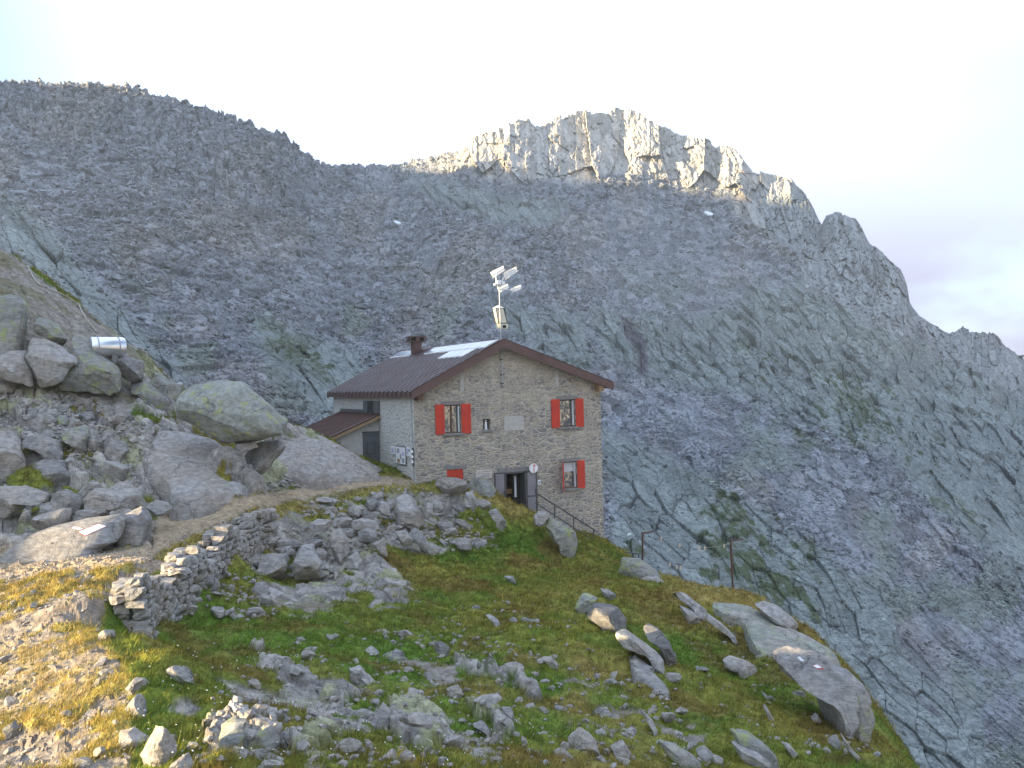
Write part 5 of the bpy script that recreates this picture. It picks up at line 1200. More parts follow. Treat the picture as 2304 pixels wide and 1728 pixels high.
window(RW2, srange(1239.8, 1258.5, 930), srange(1294.2, 1312, 928), mullion=False)
w3 = window(RW3, (RW3[0] - 0.40, RW3[0]), srange(1298.2, 1314.8, 1068), mullion=False, curtain=True, fold_l=math.radians(62), lab='ground floor window with a white half curtain')
# basement window: red shutters shut
s0, s1, z0, z1 = RW4; m = s0 + 0.64 * (s1 - s0)
bw = MB().box(s0, s1, 0.12, 0.16, z0, z1).build('window', M_WOOD, hut); bw['label'] = 'basement window with closed red shutters'
for a, b in ((s0, m - 0.004), (m + 0.004, s1)):
    sh = MB().box(a, b, 0.03, 0.07, z0 + 0.01, z1 - 0.01, 0.006)
    x = a + 0.1
    while x < b - 0.05: sh.box(x, x + 0.012, 0.026, 0.031, z0 + 0.03, z1 - 0.03); x += 0.11
    sh.build('shutter', M_REDP, bw)
MB().box(s0 - 0.15, s1 + 0.15, -0.018, 0.02, z1 + 0.006, z1 + 0.15, 0.006).build('lintel', M_LINTEL, bw)
# niche
s0, s1, z0, z1 = RNI
ni = MB().box(s0 - 0.05, s1 + 0.05, -0.06, 0.03, z0 - 0.12, z0 - 0.003, 0.01).build('niche', M_LINTEL, hut)
MB().box(s0 + 0.002, s1 - 0.002, 0.285, 0.295, z0 + 0.002, z1 - 0.002).build('back_plate', M_STEELD, ni)
st = MB().lathe([(0.065, 0.0), (0.07, 0.03), (0.045, 0.05), (0.06, 0.12), (0.05, 0.22), (0.058, 0.27), (0.03, 0.305), (0.022, 0.315), (0.036, 0.34), (0.034, 0.375), (0.012, 0.395)], n=14)
stt = st.build('statuette', M_SIGNW, None, 50); stt.location = H0 + HE * ((s0 + s1) / 2) + HD * 0.12 + Vector((0, 0, z0)); tag(stt, 'small white statuette standing in the dark wall niche of the hut', 'statuette')
# smooth plaster panel and strips
r = rect(1134, 936, 1178, 968.6); MB().box(r[0], r[1], -0.014, 0.02, r[2], r[3], 0.004).build('plaster_panel', M_PLAST, hut)
for u0, u1, v0, v1 in ((1035, 1043, 838, 882), (1249, 1256, 833, 870)):
    r = rect(u0, v0, u1, v1); MB().box(r[0], r[1], -0.012, 0.02, r[2], r[3]).build('plaster_strip', M_PLAST, hut)

# -- entrance
s0, s1, z0, z1 = RDO; z0 -= 0.35
en = MB(); en.box(s0, s0 + 0.06, 0.0, 0.5, z0, z1).box(s1 - 0.06, s1, 0.0, 0.5, z0, z1).box(s0 + 0.06, s1 - 0.06, 0.0, 0.5, z1 - 0.06, z1)
en = en.build('entrance', M_IRON, hut)
MB().box(s0 - 0.35, s1 + 0.25, -0.022, 0.02, z1 + 0.006, z1 + 0.20, 0.008).build('lintel', M_LINTEL, en)
MB().box(s0 - 0.6, s1 + 0.6, 2.2, 2.25, z0, z1 + 0.1).build('inner_wall', M_INT, en)
MB().box(s1 - 0.42, s1 - 0.08, 0.42, 0.46, z0, z1 - 0.08).build('inner_door', M_DARK, en)
MB().box(s1 - 0.33, s1 - 0.24, 0.405, 0.419, z0 + 0.75, z1 - 0.2).build('door_pane', M_PAPER, en)
MB().box(s0 + 0.25, s0 + 0.85, 1.2, 1.6, z0, z0 + 1.0, 0.03).build('bench', M_DARK, en)
MB().box(s0 - 0.2, s1 + 0.5, 0.56, 2.2, z0 - 0.05, z0).build('door_floor', M_DARK, en)
for (a, b, hs) in ((fac(1112, 1100)[0], s0 - 0.01, 'l'), (s1 - 0.02, fac(1205.6, 1100)[0], 'r')):
    lf = MB(); y0, y1 = (-0.06, -0.02) if hs == 'l' else (-0.14, -0.10)
    f_ = 0.05
    lf.box(a, a + f_, y0, y1, z0 + 0.02, z1 + 0.02).box(b - f_, b, y0, y1, z0 + 0.02, z1 + 0.02).box(a + f_, b - f_, y0, y1, z1 - 0.03, z1 + 0.02).box(a + f_, b - f_, y0, y1, z0 + 0.02, z0 + 0.08).box(a + f_, b - f_, y0, y1, z0 + 0.78, z0 + 0.84)
    leaf = lf.build('door_leaf', M_IRON, en)
    MB().box(a + f_, b - f_, y0 + 0.012, y1 - 0.008, z0 + 0.08, z0 + 0.78).box(a + f_, b - f_, y0 + 0.012, y1 - 0.008, z0 + 0.84, z1 - 0.03).build('leaf_panel', M_STEEL, leaf)
    hx = b - 0.1 if hs == 'l' else b - 0.1
    MB().box(hx, hx + 0.03, y0 - 0.03, y0, z0 + 0.95, z0 + 1.1).build('handle', M_IRON, leaf)

# -- side window with grey shutters, cables on the corner
t0, t1, z0, z1 = RSW
sw = MB(); w = 0.06
sw.box(0.16, 0.22, t0, t0 + w, z0, z1).box(0.16, 0.22, t1 - w, t1, z0, z1).box(0.16, 0.22, t0 + w, t1 - w, z1 - w, z1).box(0.16, 0.22, t0 + w, t1 - w, z0, z0 + w).box(0.16, 0.22, t0 + w, t1 - w, (z0 + z1) / 2 - 0.02, (z0 + z1) / 2 + 0.02)
sw = sw.build('window', M_SIGNW, hut); sw['label'] = 'small side window with grey shutters under the eave'
MB().box(0.18, 0.19, t0 + w, t1 - w, z0 + w, z1 - w).build('pane', M_GLASS, sw)
MB().box(-0.10, 0.1, t0 - 0.5, t1 + 0.5, z0 - 0.08, z0 - 0.004).build('sill', M_LINTEL, sw)
ta = sid(819, 915)[0]; tb = sid(855, 915)[0]
for a, b in ((t1 + 0.01, ta) if ta > t1 else (ta, t0 - 0.01), (tb, t0 - 0.01) if tb < t0 else (t1 + 0.01, tb)):
    a, b = min(a, b), max(a, b)
    sh = MB().box(-0.05, -0.015, a, b, z0 - 0.02, z1 + 0.02, 0.008); sh.box(-0.062, -0.049, a + 0.06, b - 0.06, z0 + 0.05, z1 - 0.05); sh.build('shutter', M_STEELD, sw)
MB().tube([(-0.03, 0.22, zl - 0.1), (-0.03, 0.20, 2.2), (-0.03, 0.10, 1.2), (-0.03, 0.08, -0.3)], 0.018, 8).build('cable_duct', M_GALV, hut)
ins_r = MB()
for k, zz in enumerate((1.35, 1.15, 0.95)):
    ins_r.tube([(-0.02, 0.1, zz), (-0.12, 0.06, zz), (-0.12, 0.0, zz + 0.02)], 0.012, 6)
ins = ins_r.build('insulator_bracket', M_IRON, hut)
ins2 = MB()
for zz in (1.35, 1.15, 0.95): ins2.lathe([(0.03, -0.02), (0.055, 0.0), (0.05, 0.05), (0.03, 0.06), (0.04, 0.09), (0.01, 0.11)], (-0.12, 0.0, zz + 0.02), 10)
ins2.build('insulator', M_SIGNW, ins)
MB().box(-0.07, -0.01, 0.03, 0.15, 0.82, 1.55).build('junction_plate', M_IRON, ins)

# -- chimney and solar panels on the left slope
NLs = Vector((slL, 0, -1)).normalized()
def on_roof(u, v, lift=0.05):
    a, b = slopes(u, v); r = Vector((a, 1, b)); o = loc_pt(Vector((0, 0, 0))); dv = Vector((r.dot(HE), r.dot(HD), r.z))
    # plane z = zr - (mid - s) * slL + lift
    k = (zr - mid * slL + lift + slL * o.x - o.z) / (dv.z - slL * dv.x); return o + dv * k
cp = on_roof(937, 794); print('chimney at', cp)
cs = cp.x; ct_ = cp.y
zt = fac(937, 769, ct_)[1]; zt2 = fac(937, 757, ct_)[1]; wsh = (fac(947, 780, ct_)[0] - fac(928.5, 780, ct_)[0]); wcap = fac(954.5, 764, ct_)[0] - fac(919.5, 764, ct_)[0]
cx0 = cs
ch = MB().box(cx0 - wsh / 2, cx0 + wsh / 2, ct_ - wsh / 2, ct_ + wsh / 2, roof_z(cx0 - wsh) - 0.1, zt, 0.01).build('chimney', M_FASC, hut)
hc = zt2 - zt
mb = MB(); h2, wc = hc, wcap / 2
mb.box(cx0 - wc, cx0 + wc, ct_ - wc * 0.7, ct_ + wc * 0.7, zt + h2 * 0.78, zt + h2 * 1.0)
for sx_ in (-1, 1):
    x0 = cx0 + sx_ * wc * 0.62
    mb.box(x0 - wc * 0.38, x0 + wc * 0.38, ct_ - wc * 0.7, ct_ + wc * 0.7, zt - 0.02, zt + h2 * 0.12)
mb.box(cx0 - wc * 0.25, cx0 + wc * 0.25, ct_ - wc * 0.68, ct_ + wc * 0.68, zt + h2 * 0.0, zt + h2 * 0.78)
for sx_ in (-1, 1):
    for sy_ in (-1, 1):
        x0 = cx0 + sx_ * wc * 0.94; y0 = ct_ + sy_ * wc * 0.64
        mb.box(x0 - wc * 0.06, x0 + wc * 0.06, y0 - wc * 0.06, y0 + wc * 0.06, zt + h2 * 0.12, zt + h2 * 0.78)
mb.build('chimney_cap', M_FASC, ch)
MB().box(cx0 - wc * 0.87, cx0 + wc * 0.87, ct_ - wc * 0.4, ct_ + wc * 0.4, zt + h2 * 0.13, zt + h2 * 0.77).build('flue_opening', M_DARK, ch)
def panel(quad):
    q = [on_roof(u, v, 0.06) for u, v in quad]
    # square up in roof coordinates (down the slope / along the ridge)
    pn = MB().prism(q, (0, 0, 0.05)).build('solar_panel', M_ALU, hut)
    c = sum((Vector(p) for p in q), Vector()) / 4
    qi = [Vector(p) + (c - Vector(p)).normalized() * 0.08 for p in q]
    MB().prism([p + Vector((0, 0, 0.052)) for p in qi], (0, 0, 0.006)).build('panel_glass', M_SOLAR, pn)
    return q
def rpt(s, t_, lift=0.0): return Vector((s, t_, zr - (mid - s) * slL + lift))
def panel_st(s0, s1, t0_, t1_):
    pn = MB().prism([rpt(s0, t0_, 0.06), rpt(s1, t0_, 0.06), rpt(s1, t1_, 0.06), rpt(s0, t1_, 0.06)], (0, 0, 0.05)).build('solar_panel', M_ALU, hut)
    n = max(1, round((t1_ - t0_) / 1.0)); g = MB()
    for k in range(n):
        a = t0_ + (t1_ - t0_) * k / n + 0.03; b = t0_ + (t1_ - t0_) * (k + 1) / n - 0.03
        g.prism([rpt(s0 + 0.04, a, 0.112), rpt(s1 - 0.04, a, 0.112), rpt(s1 - 0.04, b, 0.112), rpt(s0 + 0.04, b, 0.112)], (0, 0, 0.006))
    g.build('panel_glass', M_SOLAR, pn)
for q in ([(1128, 770), (1092, 774), (1065, 788), (1100, 784)],):
    pass
pa = [on_roof(*p) for p in ((985, 809), (1043, 806), (1090, 779), (1008, 791))]; print('panel', [tuple(round(x, 2) for x in p) for p in pa])
pb = [on_roof(*p) for p in ((962, 794), (1126, 770))]; pc = [on_roof(*p) for p in ((892, 801), (940, 796))]; print(pb, pc)
PANELS = dict(low=pa, strip=pb, far=pc)
panel_st(min(p.x for p in pa) + 0.1, mid - 0.75, min(p.y for p in pa) + 0.3, max(p.y for p in pa) - 0.6)
panel_st(mid - 0.70, mid - 0.12, TV + 0.35, min(DEP - 3.2, max(pb[0].y, 5.0)))
panel_st(mid - 0.70, mid - 0.12, DEP - 2.9, DEP + 0.1)

# ================================================================== LEAN-TO SHED
t1_, zA = sid(856.3, 931); t2_, zB = sid(768, 930)
sF, zF = fac(738, 987.5, t1_); print('shed', t1_, zA, t2_, zB, 'front low', sF, zF)
zA = (zA + zB) / 2
shed = empty('lean_to_shed', H0 + HE * sF * 0.5 + HD * t1_, HA); shed.location.z = H0.z
sh0 = Vector((sF * 0.5, t1_, 0))
tag(shed, 'plastered lean-to shed with rusty brown roof and grey steel door against the hut side', 'shed')
def S(x, y, z): return Vector((x, y, z)) - sh0
mb = MB(); n = 18
for k in range(n):
    ta_, tb_ = t1_ + (t2_ - t1_) * k / n, t1_ + (t2_ - t1_) * (k + 1) / n - 0.03
    mb.prism([S(-0.02, ta_, zA), S(sF, ta_, zF), S(sF, tb_, zF), S(-0.02, tb_, zA)], (0, 0, 0.05 + 0.0))
    mb.prism([S(-0.02, tb_, zA - 0.005), S(sF, tb_, zF - 0.005), S(sF, tb_ + 0.03, zF - 0.005), S(-0.02, tb_ + 0.03, zA - 0.005)], (0, 0, 0.085))
mb.build('shed_roof', M_RUST, shed)
mb = MB().prism([S(-0.02, t1_ - 0.02, zA - 0.03), S(sF, t1_ - 0.02, zF - 0.03), S(sF, t1_ - 0.02, zF - 0.15), S(-0.02, t1_ - 0.02, zA - 0.15)], (0, 0.03, 0)); mb.build('verge_board', M_BEAM, shed)
MB().box(*(lambda a, b: (a.x, b.x, a.y, b.y, a.z, b.z))(S(-0.06, sid(819, 926)[0], zA + 0.06), S(-0.015, t2_, zA + 0.2))).build('flashing', M_STEELD, shed)
tw = t1_ + 0.25
sl3 = (zA - zF) / (0 - sF)
mb = MB().prism([S(-0.016, tw, -0.6), S(sF + 0.35, tw, -0.6), S(sF + 0.35, tw, zF + 0.35 * sl3 - 0.02), S(-0.016, tw, zA - 0.02)], (0, t2_ - tw - 0.2, 0)); mb.build('shed_wall', M_PLAST, shed)
d0, d1 = fac(816.3, 1010, tw)[0], fac(854.5, 1010, tw)[0]; dz1 = fac(835, 974, tw)[1]; dz0 = dz1 - 2.0
print('shed door', d0, d1, dz0, dz1)
def Sbox(x0, x1, y0, y1, z0, z1):
    a, b = S(x0, y0, z0), S(x1, y1, z1); return a.x, b.x, a.y, b.y, a.z, b.z
d1 = min(d1, -0.03)
dr = MB().box(*Sbox(d0, d1, tw - 0.05, tw - 0.002, dz0, dz1), 0.01).build('shed_door', M_STEELD, shed)
MB().box(*Sbox(d0 - 0.03, d1 + 0.01, tw - 0.06, tw - 0.001, dz1 + 0.004, dz1 + 0.07)).build('door_head', M_IRON, dr)
fw = MB(); x0, x1, y0, y1 = d0 + 0.2 * (d1 - d0), d0 + 0.75 * (d1 - d0), dz1 - 0.95, dz1 - 0.42
fw.box(*Sbox(x0, x1, tw - 0.062, tw - 0.048, y1 - 0.04, y1)).box(*Sbox(x0, x1, tw - 0.062, tw - 0.048, y0, y0 + 0.04)).box(*Sbox(x0, x0 + 0.04, tw - 0.062, tw - 0.048, y0, y1)).box(*Sbox(x1 - 0.04, x1, tw - 0.062, tw - 0.048, y0, y1)); fw.build('door_panel', M_IRON, dr)
gr = MB()
for k in range(2):
    gr.box(*Sbox(d0 + 0.25 * (d1 - d0) + k * 0.36 * (d1 - d0), d0 + 0.43 * (d1 - d0) + k * 0.36 * (d1 - d0), tw - 0.058, tw - 0.049, dz0 + 0.55, dz0 + 0.65))
gr.build('door_vent', M_IRON, dr)

# ================================================================== THINGS ON AND AROUND THE HUT
def world(s, t_, z): return H0 + HE * s + HD * t_ + Vector((0, 0, z))
def hung(mb, name, mat, origin, **kw):
    o = mb.build(name, mat, None, **kw); o.location = origin; o.rotation_euler = (0, 0, HA); return o
# plaque
r = rect(1070, 1057, 1106.6, 1077)
w2, h2 = (r[1] - r[0]) / 2, (r[3] - r[2]) / 2
pq = hung(MB().box(-w2, w2, -0.035, 0, -h2, h2, 0.008), 'plaque', M_MARBLE, world((r[0] + r[1]) / 2, -0.004, (r[2] + r[3]) / 2)); tag(pq, 'pale marble plaque with worn lettering left of the hut door', 'plaque')
tx = MB()
rng = random.Random(3)
for k, (x0, x1) in enumerate(((-0.1, 0.8), (-0.85, -0.35), (-0.2, 0.75), (-0.15, 0.8), (-0.1, 0.55))):
    zc = h2 * (0.62 - 0.32 * k) if k != 1 else h2 * 0.3; x = x0 * w2
    if k > 1: zc = h2 * (0.62 - 0.30 * (k - 0.2))
    while x < x1 * w2: l_ = rng.uniform(0.015, 0.05); tx.box(x, x + l_, -0.0375, -0.034, zc - 0.014, zc + 0.014); x += l_ + 0.014
tx.build('lettering', M_LETTER, pq)
nl = MB()
for a in (-1, 1):
    for b in (-1, 1): nl.lathe([(0.014, 0), (0.014, 0.01)], (a * (w2 - 0.03), -0.034, b * (h2 - 0.03)), 8)
nl.build('screw', M_IRON, pq)
# round sign with a red mark
cxs, czs = fac(1200.2, 1053.6, -0.2); R_ = 0.5 * (fac(1209.8, 1053.6, -0.2)[0] - fac(1190.6, 1053.6, -0.2)[0])
mb = MB().lathe([(R_, 0.0), (R_, 0.02)], n=32); mb.xf(Matrix.Rotation(math.pi / 2, 4, 'X'))
sg = hung(mb, 'round_sign', M_SIGNW, world(cxs, -0.20, czs)); tag(sg, 'round white sign with a red mark above the hut door leaf', 'sign')
mk = MB().box(-0.004 * 1, 0.028, -0.0235, -0.0195, -R_ * 0.95, R_ * 0.62).box(0.0285, 0.075, -0.0235, -0.0195, R_ * 0.38, R_ * 0.78).box(-0.004, 0.0283, -0.0235, -0.0195, R_ * 0.63, R_ * 0.82); mk.build('red_mark', M_SIGNR, sg)
MB().tube([(0, 0.0, -R_ * 0.3), (0, 0.19, -R_ * 0.3)], 0.012, 6).build('sign_bracket', M_IRON, sg)
MB().tube([(R_ * 0.8, 0.05, -R_ * 0.7), (R_ * 1.5, 0.12, -R_ * 2.0), (R_ * 1.75, 0.19, -R_ * 2.6)], 0.008, 6).build('sign_cable', M_IRON, sg)
# little box by the door
r = rect(1207.7, 1080, 1214.8, 1091.5)
bx = hung(MB().box(0, r[1] - r[0], -0.09, 0, 0, r[3] - r[2], 0.012), 'wall_box', M_SIGNW, world(r[0], -0.003, r[2])); tag(bx, 'small white box on the wall right of the open hut door', 'box')
MB().box(0.03, r[1] - r[0] - 0.03, -0.0935, -0.0895, 0.03, r[3] - r[2] - 0.04).build('box_glass', M_GALV, bx)
# notice boards on the whitewashed side wall
def side_board(u0, v0, u1, v1, lab, cells, name='notice_board', frame=True):
    r = rect(u0, v0, u1, v1, sid); t0, t1 = sorted(r[:2]); z0, z1 = r[2], r[3]
    mb = MB().box(-0.035, -0.004, 0, t1 - t0, 0, z1 - z0, 0.004)
    o = mb.build(name, M_IRON if frame else M_PAPER); o.location = world(-0.014, t0, z0); o.rotation_euler = (0, 0, HA); tag(o, lab, 'notice board' if frame else 'notice')
    if frame: MB().box(-0.039, -0.034, 0.03, t1 - t0 - 0.03, 0.03, z1 - z0 - 0.03).build('poster', M_PAPER, o)
    x = -0.0435 if frame else -0.0395
    for k, (a, b, c_, d_, m_) in enumerate(cells):
        MB().box(x, x + 0.004, a * (t1 - t0), b * (t1 - t0), c_ * (z1 - z0), d_ * (z1 - z0)).build('printed_block', m_, o)
M_PG = simple('printed_grey', (0.30, 0.31, 0.36), 0.8, 0.3, 14); M_PB = simple('printed_tan', (0.34, 0.27, 0.17), 0.8, 0.4, 14); M_PV = simple('printed_lilac', (0.45, 0.42, 0.60), 0.8, 0.2, 14)
side_board(893, 1004, 915.3, 1045, 'framed notice board with printed posters on the whitewashed side wall', [(0.62, 0.86, 0.62, 0.86, M_PG), (0.12, 0.34, 0.5, 0.7, M_PV), (0.55, 0.85, 0.08, 0.3, M_PB), (0.12, 0.36, 0.1, 0.36, M_PG), (0.42, 0.56, 0.30, 0.58, M_PG)])
side_board(882.5, 1004.5, 889.5, 1022, 'narrow white notice left of the framed notice board', [(0.2, 0.8, 0.2, 0.8, M_PV)], 'notice', False)
side_board(916.5, 1007, 926.5, 1026, 'white notice right of the framed notice board, next to the corner cables', [(0.15, 0.5, 0.5, 0.85, M_PG), (0.55, 0.85, 0.2, 0.85, M_PV)], 'notice', False)
# handrail down the steps in front of the gable
TH_ = -1.15
def fw(u, v): s_, z_ = fac(u, v, TH_); return Vector((s_, TH_, z_))
hr = empty('handrail', world(*fw(1206, 1150)), HA); o0 = fw(1206, 1150); tag(hr, 'dark iron handrail running down the steps at the right of the hut door', 'handrail')
def hp(u, v): return fw(u, v) - o0
MB().tube([hp(1204, 1108), hp(1340, 1194)], 0.028, 8).build('top_rail', M_IRON, hr)
MB().tube([hp(1204, 1131), hp(1340, 1219)], 0.02, 8).build('lower_rail', M_IRON, hr)
for u, v0, v1 in ((1248, 1136, 1182), (1291, 1163, 1205), (1335.5, 1191, 1238), (1207, 1110, 1152)):
    MB().tube([hp(u, v0), hp(u, v1 + 22)], 0.024, 8).build('post', M_IRON, hr)
# steps behind the handrail
stp = empty('stone_steps', world(*fw(1206, 1160)), HA); tag(stp, 'rough stone steps descending along the hut front from the door', 'steps')
mb = MB(); s_a = fw(1206, 1160); s_b = fw(1340, 1245)
for k in range(9):
    x0 = (s_b.x - s_a.x) * k / 9; z = (s_b.z - s_a.z) * k / 9
    mb.box(x0, x0 + (s_b.x - s_a.x) / 9 + 0.06, -0.05, 1.0, z - 1.2, z - 0.02 * k, 0.02)
o = mb.build('treads', M_LINTEL, stp)

# ------------------------------------------------------------------ mast with aerials
ms, mz0 = fac(1130.5, 868, -0.10); mtz = fac(1122, 622, -0.10)[1]; mst = fac(1122.5, 622, -0.10)[0]
mast = empty('antenna_mast', world(ms, -0.10, mz0), HA); tag(mast, 'thin steel mast clamped to the hut gable carrying four aerials', 'antenna mast')
top = Vector((mst - ms, 0, mtz - mz0))
MB().tube([(0, 0, 0), top * 0.45, top], 0.030, 10, 0.022).build('pole', M_GALV, mast, 40)
mb = MB()
for f in (0.02, 0.10, 0.24): p = top * f; mb.box(p.x - 0.05, p.x + 0.05, -0.04, 0.098, p.z - 0.02, p.z + 0.02)
mb.build('clamp', M_IRON, mast)
def mpt(u, v): s_, z_ = fac(u, v, -0.10); return Vector((s_ - ms, 0, z_ - mz0))
def yagi(u0, v0, u1, v1, el, n, dy):
    a, b = mpt(u0, v0), mpt(u1, v1); b = b + Vector((0, dy, 0)); mb = MB(); mb.tube([a, b], 0.022, 8); d = (b - a); up = Vector((0, 0.25, 1)); up = (up - d.normalized() * up.dot(d.normalized())).normalized(); sd = d.normalized().cross(up).normalized()
    for k in range(n):
        c_ = a + d * (0.08 + 0.9 * k / (n - 1)); h_ = el * (1.0 - 0.25 * k / (n - 1))
        ax = (up * 0.85 + sd * 0.5).normalized()
        mb.tube([c_ - ax * h_, c_ + ax * h_], 0.016, 6); ax2 = (up * 0.85 - sd * 0.5).normalized(); mb.tube([c_ - ax2 * h_ * 0.9, c_ + ax2 * h_ * 0.9], 0.016, 6)
    return mb.build('aerial', M_ALU, mast)
yagi(1106.5, 619, 1139, 602.5, 0.16, 12, 0.25)
yagi(1134.5, 622, 1168, 604.5, 0.17, 12, 0.25)
yagi(1122, 653, 1149.5, 642, 0.13, 10, 0.3)
yagi(1152, 654, 1178.5, 644, 0.12, 9, 0.3)
mb = MB(); 
mb.tube([mpt(1115, 616), mpt(1117, 636), mpt(1121, 648)], 0.02, 6); mb.tube([mpt(1135, 622), mpt(1128, 634), mpt(1121, 642)], 0.02, 6); mb.tube([mpt(1122, 650), mpt(1152, 653)], 0.014, 6)
mb.box(*(lambda p: (p.x - 0.10, p.x + 0.12, -0.06, 0.06, p.z - 0.09, p.z + 0.09))(mpt(1121, 636)), 0.02)
mb.box(*(lambda p: (p.x - 0.06, p.x + 0.06, -0.06, 0.06, p.z - 0.07, p.z + 0.07))(mpt(1132.5, 637)), 0.02)
mb.box(*(lambda p: (p.x - 0.05, p.x + 0.05, -0.06, 0.06, p.z - 0.05, p.z + 0.05))(mpt(1114, 640)), 0.02)
mb.build('aerial_bracket', M_ALU, mast)
# lantern shaped siren box hung on the mast
lt = empty('lantern_box', world(ms, -0.10, mz0) + HE * mpt(1131, 727).x + Vector((0, 0, mpt(1131, 727).z)) + HD * 0.16, HA); tag(lt, 'cream tapered lantern shaped box with dark edges on the aerial mast', 'lantern')
zt_, zb_, zd_ = [mpt(1131, v).z - mpt(1131, 727).z for v in (693, 727, 739)]
xt0, xt1 = [mpt(u, 694).x - mpt(1131, 727).x for u in (1115.5, 1134)]; xb0, xb1 = [mpt(u, 727).x - mpt(1131, 727).x for u in (1122, 1142)]
yd = 0.14
def frus(x0, x1, z0, X0, X1, z1, ins):
    mb = MB(); a = [(x0 + ins, -yd + ins, z0), (x1 - ins, -yd + ins, z0), (x1 - ins, yd - ins, z0), (x0 + ins, yd - ins, z0)]; b = [(X0 + ins, -yd + ins, z1), (X1 - ins, -yd + ins, z1), (X1 - ins, yd - ins, z1), (X0 + ins, yd - ins, z1)]
    A = [mb.bm.verts.new(p) for p in a]; B = [mb.bm.verts.new(p) for p in b]; mb.bm.faces.new(A[::-1]); mb.bm.faces.new(B)
    for i in range(4): mb.bm.faces.new((A[i], A[(i+1) % 4], B[(i+1) % 4], B[i]))
    return mb
frus(xb0, xb1, zb_, xt0, xt1, zt_, 0.008).build('casing', M_CREAM, lt)
mb = MB()
for (p, q) in (((xb0, -yd, zb_), (xt0, -yd, zt_)), ((xb1, -yd, zb_), (xt1, -yd, zt_)), ((xb0, yd, zb_), (xt0, yd, zt_)), ((xb1, yd, zb_), (xt1, yd, zt_)), ((xb0, -yd, zb_), (xb1, -yd, zb_)), ((xt0, -yd, zt_), (xt1, -yd, zt_))): mb.tube([p, q], 0.018, 6)
mb.build('edge_trim', M_IRON, lt)
xm = (xt0 + xt1) / 2; mb = MB(); a = [mb.bm.verts.new(p) for p in ((xt0 - 0.03, -yd - 0.03, zt_), (xt1 + 0.03, -yd - 0.03, zt_), (xt1 + 0.03, yd + 0.03, zt_), (xt0 - 0.03, yd + 0.03, zt_))]; tp = mb.bm.verts.new((xm, 0, zt_ + 0.13)); mb.bm.faces.new(a[::-1])
for i in range(4): mb.bm.faces.new((a[i], a[(i+1) % 4], tp))
mb.build('lantern_roof', M_SIGNW, lt)
mb = MB().box(xb0 + 0.02, xb1 + 0.03, -yd, yd, zd_, zb_ - 0.018); mb.build('base_box', M_CREAM, lt)
MB().box(0.0, 0.16, -yd - 0.006, -yd + 0.01, zd_ + 0.02, zd_ + 0.14).build('base_opening', M_DARK, lt)

# ------------------------------------------------------------------ washing line
PST = []
for (u0, v0, u1, v1, Yp, ua, va, lab) in ((1446, 1199.5, 1445, 1275, 38.6, 1470, 1196, 'rusty washing line post with a crossarm behind the speckled rock'), (1644, 1217, 1650, 1330, 36.8, 1671, 1213, 'taller rusty washing line post with a crossarm at the yellow grass')):
    b = un(u1, v1 + 12, Yp); t_ = un(u0, v0, Yp); e_ = un(ua, va, Yp + 0.5)
    p = empty('washing_line_post', b); tag(p, lab, 'post')
    MB().tube([(0, 0, -0.3), t_ - b], 0.036, 8).build('pole', M_RUST, p); MB().tube([t_ - b + Vector((-0.05, 0, 0)), e_ - b], 0.03, 8).build('crossarm', M_RUST, p)
    PST.append((t_, e_))
(ta_, ea_), (tb_, eb_) = PST
M_PEG = simple('pale_wooden_pegs', (0.72, 0.55, 0.36), 0.7, 0.2, 20)
for k, (f0, f1, sag, pegs, lab) in enumerate(((0.75, 0.85, 0.42, [0.12, 0.33, 0.55, 0.61, 0.82], 'upper slack washing line between the rusty posts'), (0.05, 0.15, 0.8, [0.30, 0.38, 0.42], 'lower slack washing line between the rusty posts'))):
    a = ta_.lerp(ea_, f0) - Vector((0, 0, 0.02)); b = tb_.lerp(eb_, f1) - Vector((0, 0, 0.02))
    if k: a, b = a - Vector((0, 0, 0.45)), b - Vector((0, 0, 0.25))
    pts = [a.lerp(b, q) - Vector((0, 0, sag * 4 * q * (1 - q))) for q in np.linspace(0, 1, 24)]
    o = MB().tube([p - a for p in pts], 0.008, 5).build('washing_line', M_GALV); o.location = a; tag(o, lab, 'washing line')
    for q in pegs:
        p = a.lerp(b, q) - Vector((0, 0, sag * 4 * q * (1 - q)))
        pg = MB().prism([(-0.02, -0.012, 0.04), (0.02, -0.012, 0.04), (0.028, -0.012, -0.09), (0.006, -0.012, -0.10), (0.0, -0.012, 0.0), (-0.006, -0.012, -0.10), (-0.028, -0.012, -0.09)], (0, 0.024, 0)).build('clothes_peg', M_PEG); pg.location = p
        tag(pg, 'pale clothes peg clipped to a slack washing line beside the hut', 'clothes peg', 'pegs on the washing lines')
# low railing end seen behind the speckled rock
b = un(1428, 1262, 39.5); rl = empty('railing', b); tag(rl, 'short dark railing behind the speckled rock below the hut corner', 'railing')
for u, v0 in ((1423, 1243), (1437, 1246)): MB().tube([un(u, 1272, 39.5) - b, un(u, v0, 39.5) - b], 0.022, 6).build('post', M_IRON, rl)
MB().tube([un(1405, 1243, 39.3) - b, un(1448, 1247, 39.6) - b], 0.02, 6).build('rail', M_IRON, rl)

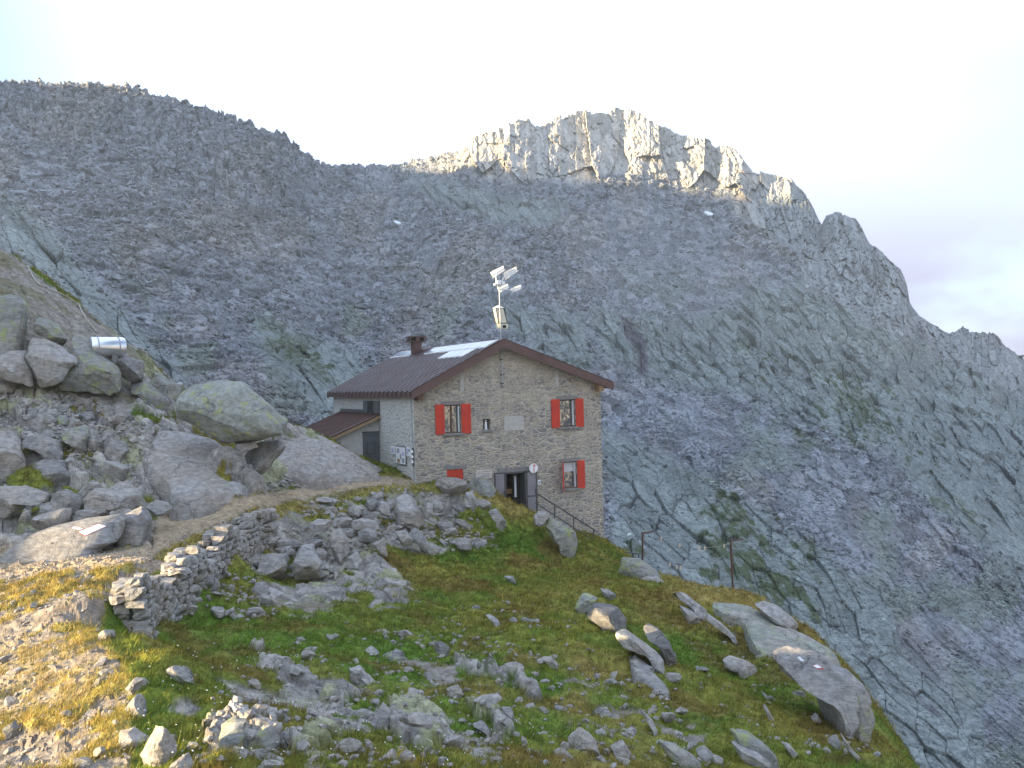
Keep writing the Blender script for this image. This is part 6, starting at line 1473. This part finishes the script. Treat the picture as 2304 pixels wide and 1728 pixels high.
# ------------------------------------------------------------------ steel tank and hose on the outcrop
tc_ = un(241, 781, 38.3)
ax = Vector((0.80, 0.60, 0.0)).normalized(); Lk, Rk = 1.20, 0.385
prof = [(0.0001, -Lk / 2 - 0.07), (Rk * 0.6, -Lk / 2 - 0.055), (Rk * 0.93, -Lk / 2 - 0.02), (Rk, -Lk / 2 + 0.03), (Rk, Lk / 2 - 0.03), (Rk * 0.93, Lk / 2 + 0.02), (Rk * 0.6, Lk / 2 + 0.055), (0.0001, Lk / 2 + 0.07)]
t = NT('brushed_stainless'); t.color((0.75, 0.76, 0.78)); t.set(Metallic=0.95, Roughness=0.24); t.bump(t.noise(t.map(t.obj(), (60, 60, 2)), 3, 3), 0.08, 0.01); M_INOX = t.m
tk_ = empty('water_tank', tc_ - Vector((0, 0, Rk))); tag(tk_, 'shiny stainless steel cylindrical water tank lying on the left outcrop', 'tank')
rotm = Vector((0, 0, 1)).rotation_difference(ax).to_matrix().to_4x4()
o = MB().lathe(prof, n=40).xf(Matrix.Translation((0, 0, Rk)) @ rotm).build('shell', M_INOX, tk_, 40)
mb = MB()
for f in (-0.32, 0.32): mb.lathe([(Rk + 0.004, f * Lk - 0.025), (Rk + 0.012, f * Lk - 0.02), (Rk + 0.012, f * Lk + 0.02), (Rk + 0.004, f * Lk + 0.025)], n=40)
mb.xf(Matrix.Translation((0, 0, Rk)) @ rotm).build('band', M_GALV, tk_, 40)
for f in (-0.3, 0.3):
    c_ = ax * (f * Lk); MB().box(c_.x - 0.08, c_.x + 0.08, c_.y - 0.30, c_.y + 0.30, -0.25, 0.08).build('cradle', M_LINTEL, tk_)
hz_pts = [(200,130),(240,210),(290,268),(340,275),(352,290),(400,312),(480,350),(560,400),(600,480),(650,550),(692,600)]
pts = []
for a, b in hz_pts:
    q, nr = hit(a / 3.16, 560 + b / 3.16)
    if q is not None and (not pts or abs(q.y - pts[-1].y) < 6): pts.append(q + Vector((0, -0.05, 0.06)))
if len(pts) > 3:
    fine_ = [pts[k].lerp(pts[k + 1], f) for k in range(len(pts) - 1) for f in (0, 0.25, 0.5, 0.75)] + [pts[-1]]
    o = MB().tube([p - pts[0] for p in fine_], 0.028, 6).build('hose', simple('pale_hose', (0.42, 0.40, 0.33), 0.7, 0.15, 8)); o.location = pts[0]; tag(o, 'pale hose trailing down the mossy rock to the steel tank', 'hose')

# ------------------------------------------------------------------ little white flowers in the turf: one mass
m = poly_mask(NU, NV, [(300,1480),(480,1450),(700,1480),(900,1560),(1200,1620),(1200,1728),(260,1728)], 30) * (NG > 0.3)
ki = RS.choice(m.size, 150, p=(m / m.sum()).ravel()); fp = NP.reshape(-1, 3)[ki]
ico = rock_template(77, 1, 0, (1, 1, 0.5))
fl = soup2('flowers', fp + np.c_[np.zeros((150, 2)), 0.07 + 0.10 * RS.rand(150)], 0.008 + 0.006 * RS.rand(150), [ico], M_SIGNW, 0.4)
tag(fl, 'tiny white flowers dotted over the foreground turf', 'flowers', kind='stuff')

# ================================================================== AIR
# thin mountain air
HAZE = 0.00028
hm = bpy.data.materials.new('mountain_air'); hm.use_nodes = True; hn = hm.node_tree; hn.nodes.clear()
ho = hn.nodes.new('ShaderNodeOutputMaterial'); pv = hn.nodes.new('ShaderNodeVolumePrincipled'); pv.inputs['Color'].default_value = (0.72, 0.86, 1.0, 1); pv.inputs['Density'].default_value = HAZE; pv.inputs['Anisotropy'].default_value = 0.2
hn.links.new(pv.outputs[0], ho.inputs['Volume'])
bpy.context.view_layer.update()
_zs = [(o.matrix_world @ Vector(c)).z for o in SC.objects if o.type == 'MESH' for c in (o.bound_box[0], o.bound_box[6])]
hb = MB().box(-1300, 1300, -1300, 1300, min(_zs) - 1.0, max(_zs) + 2.0).build('haze', hm); tag(hb, 'thin pale blue mountain air', 'haze', kind='stuff')
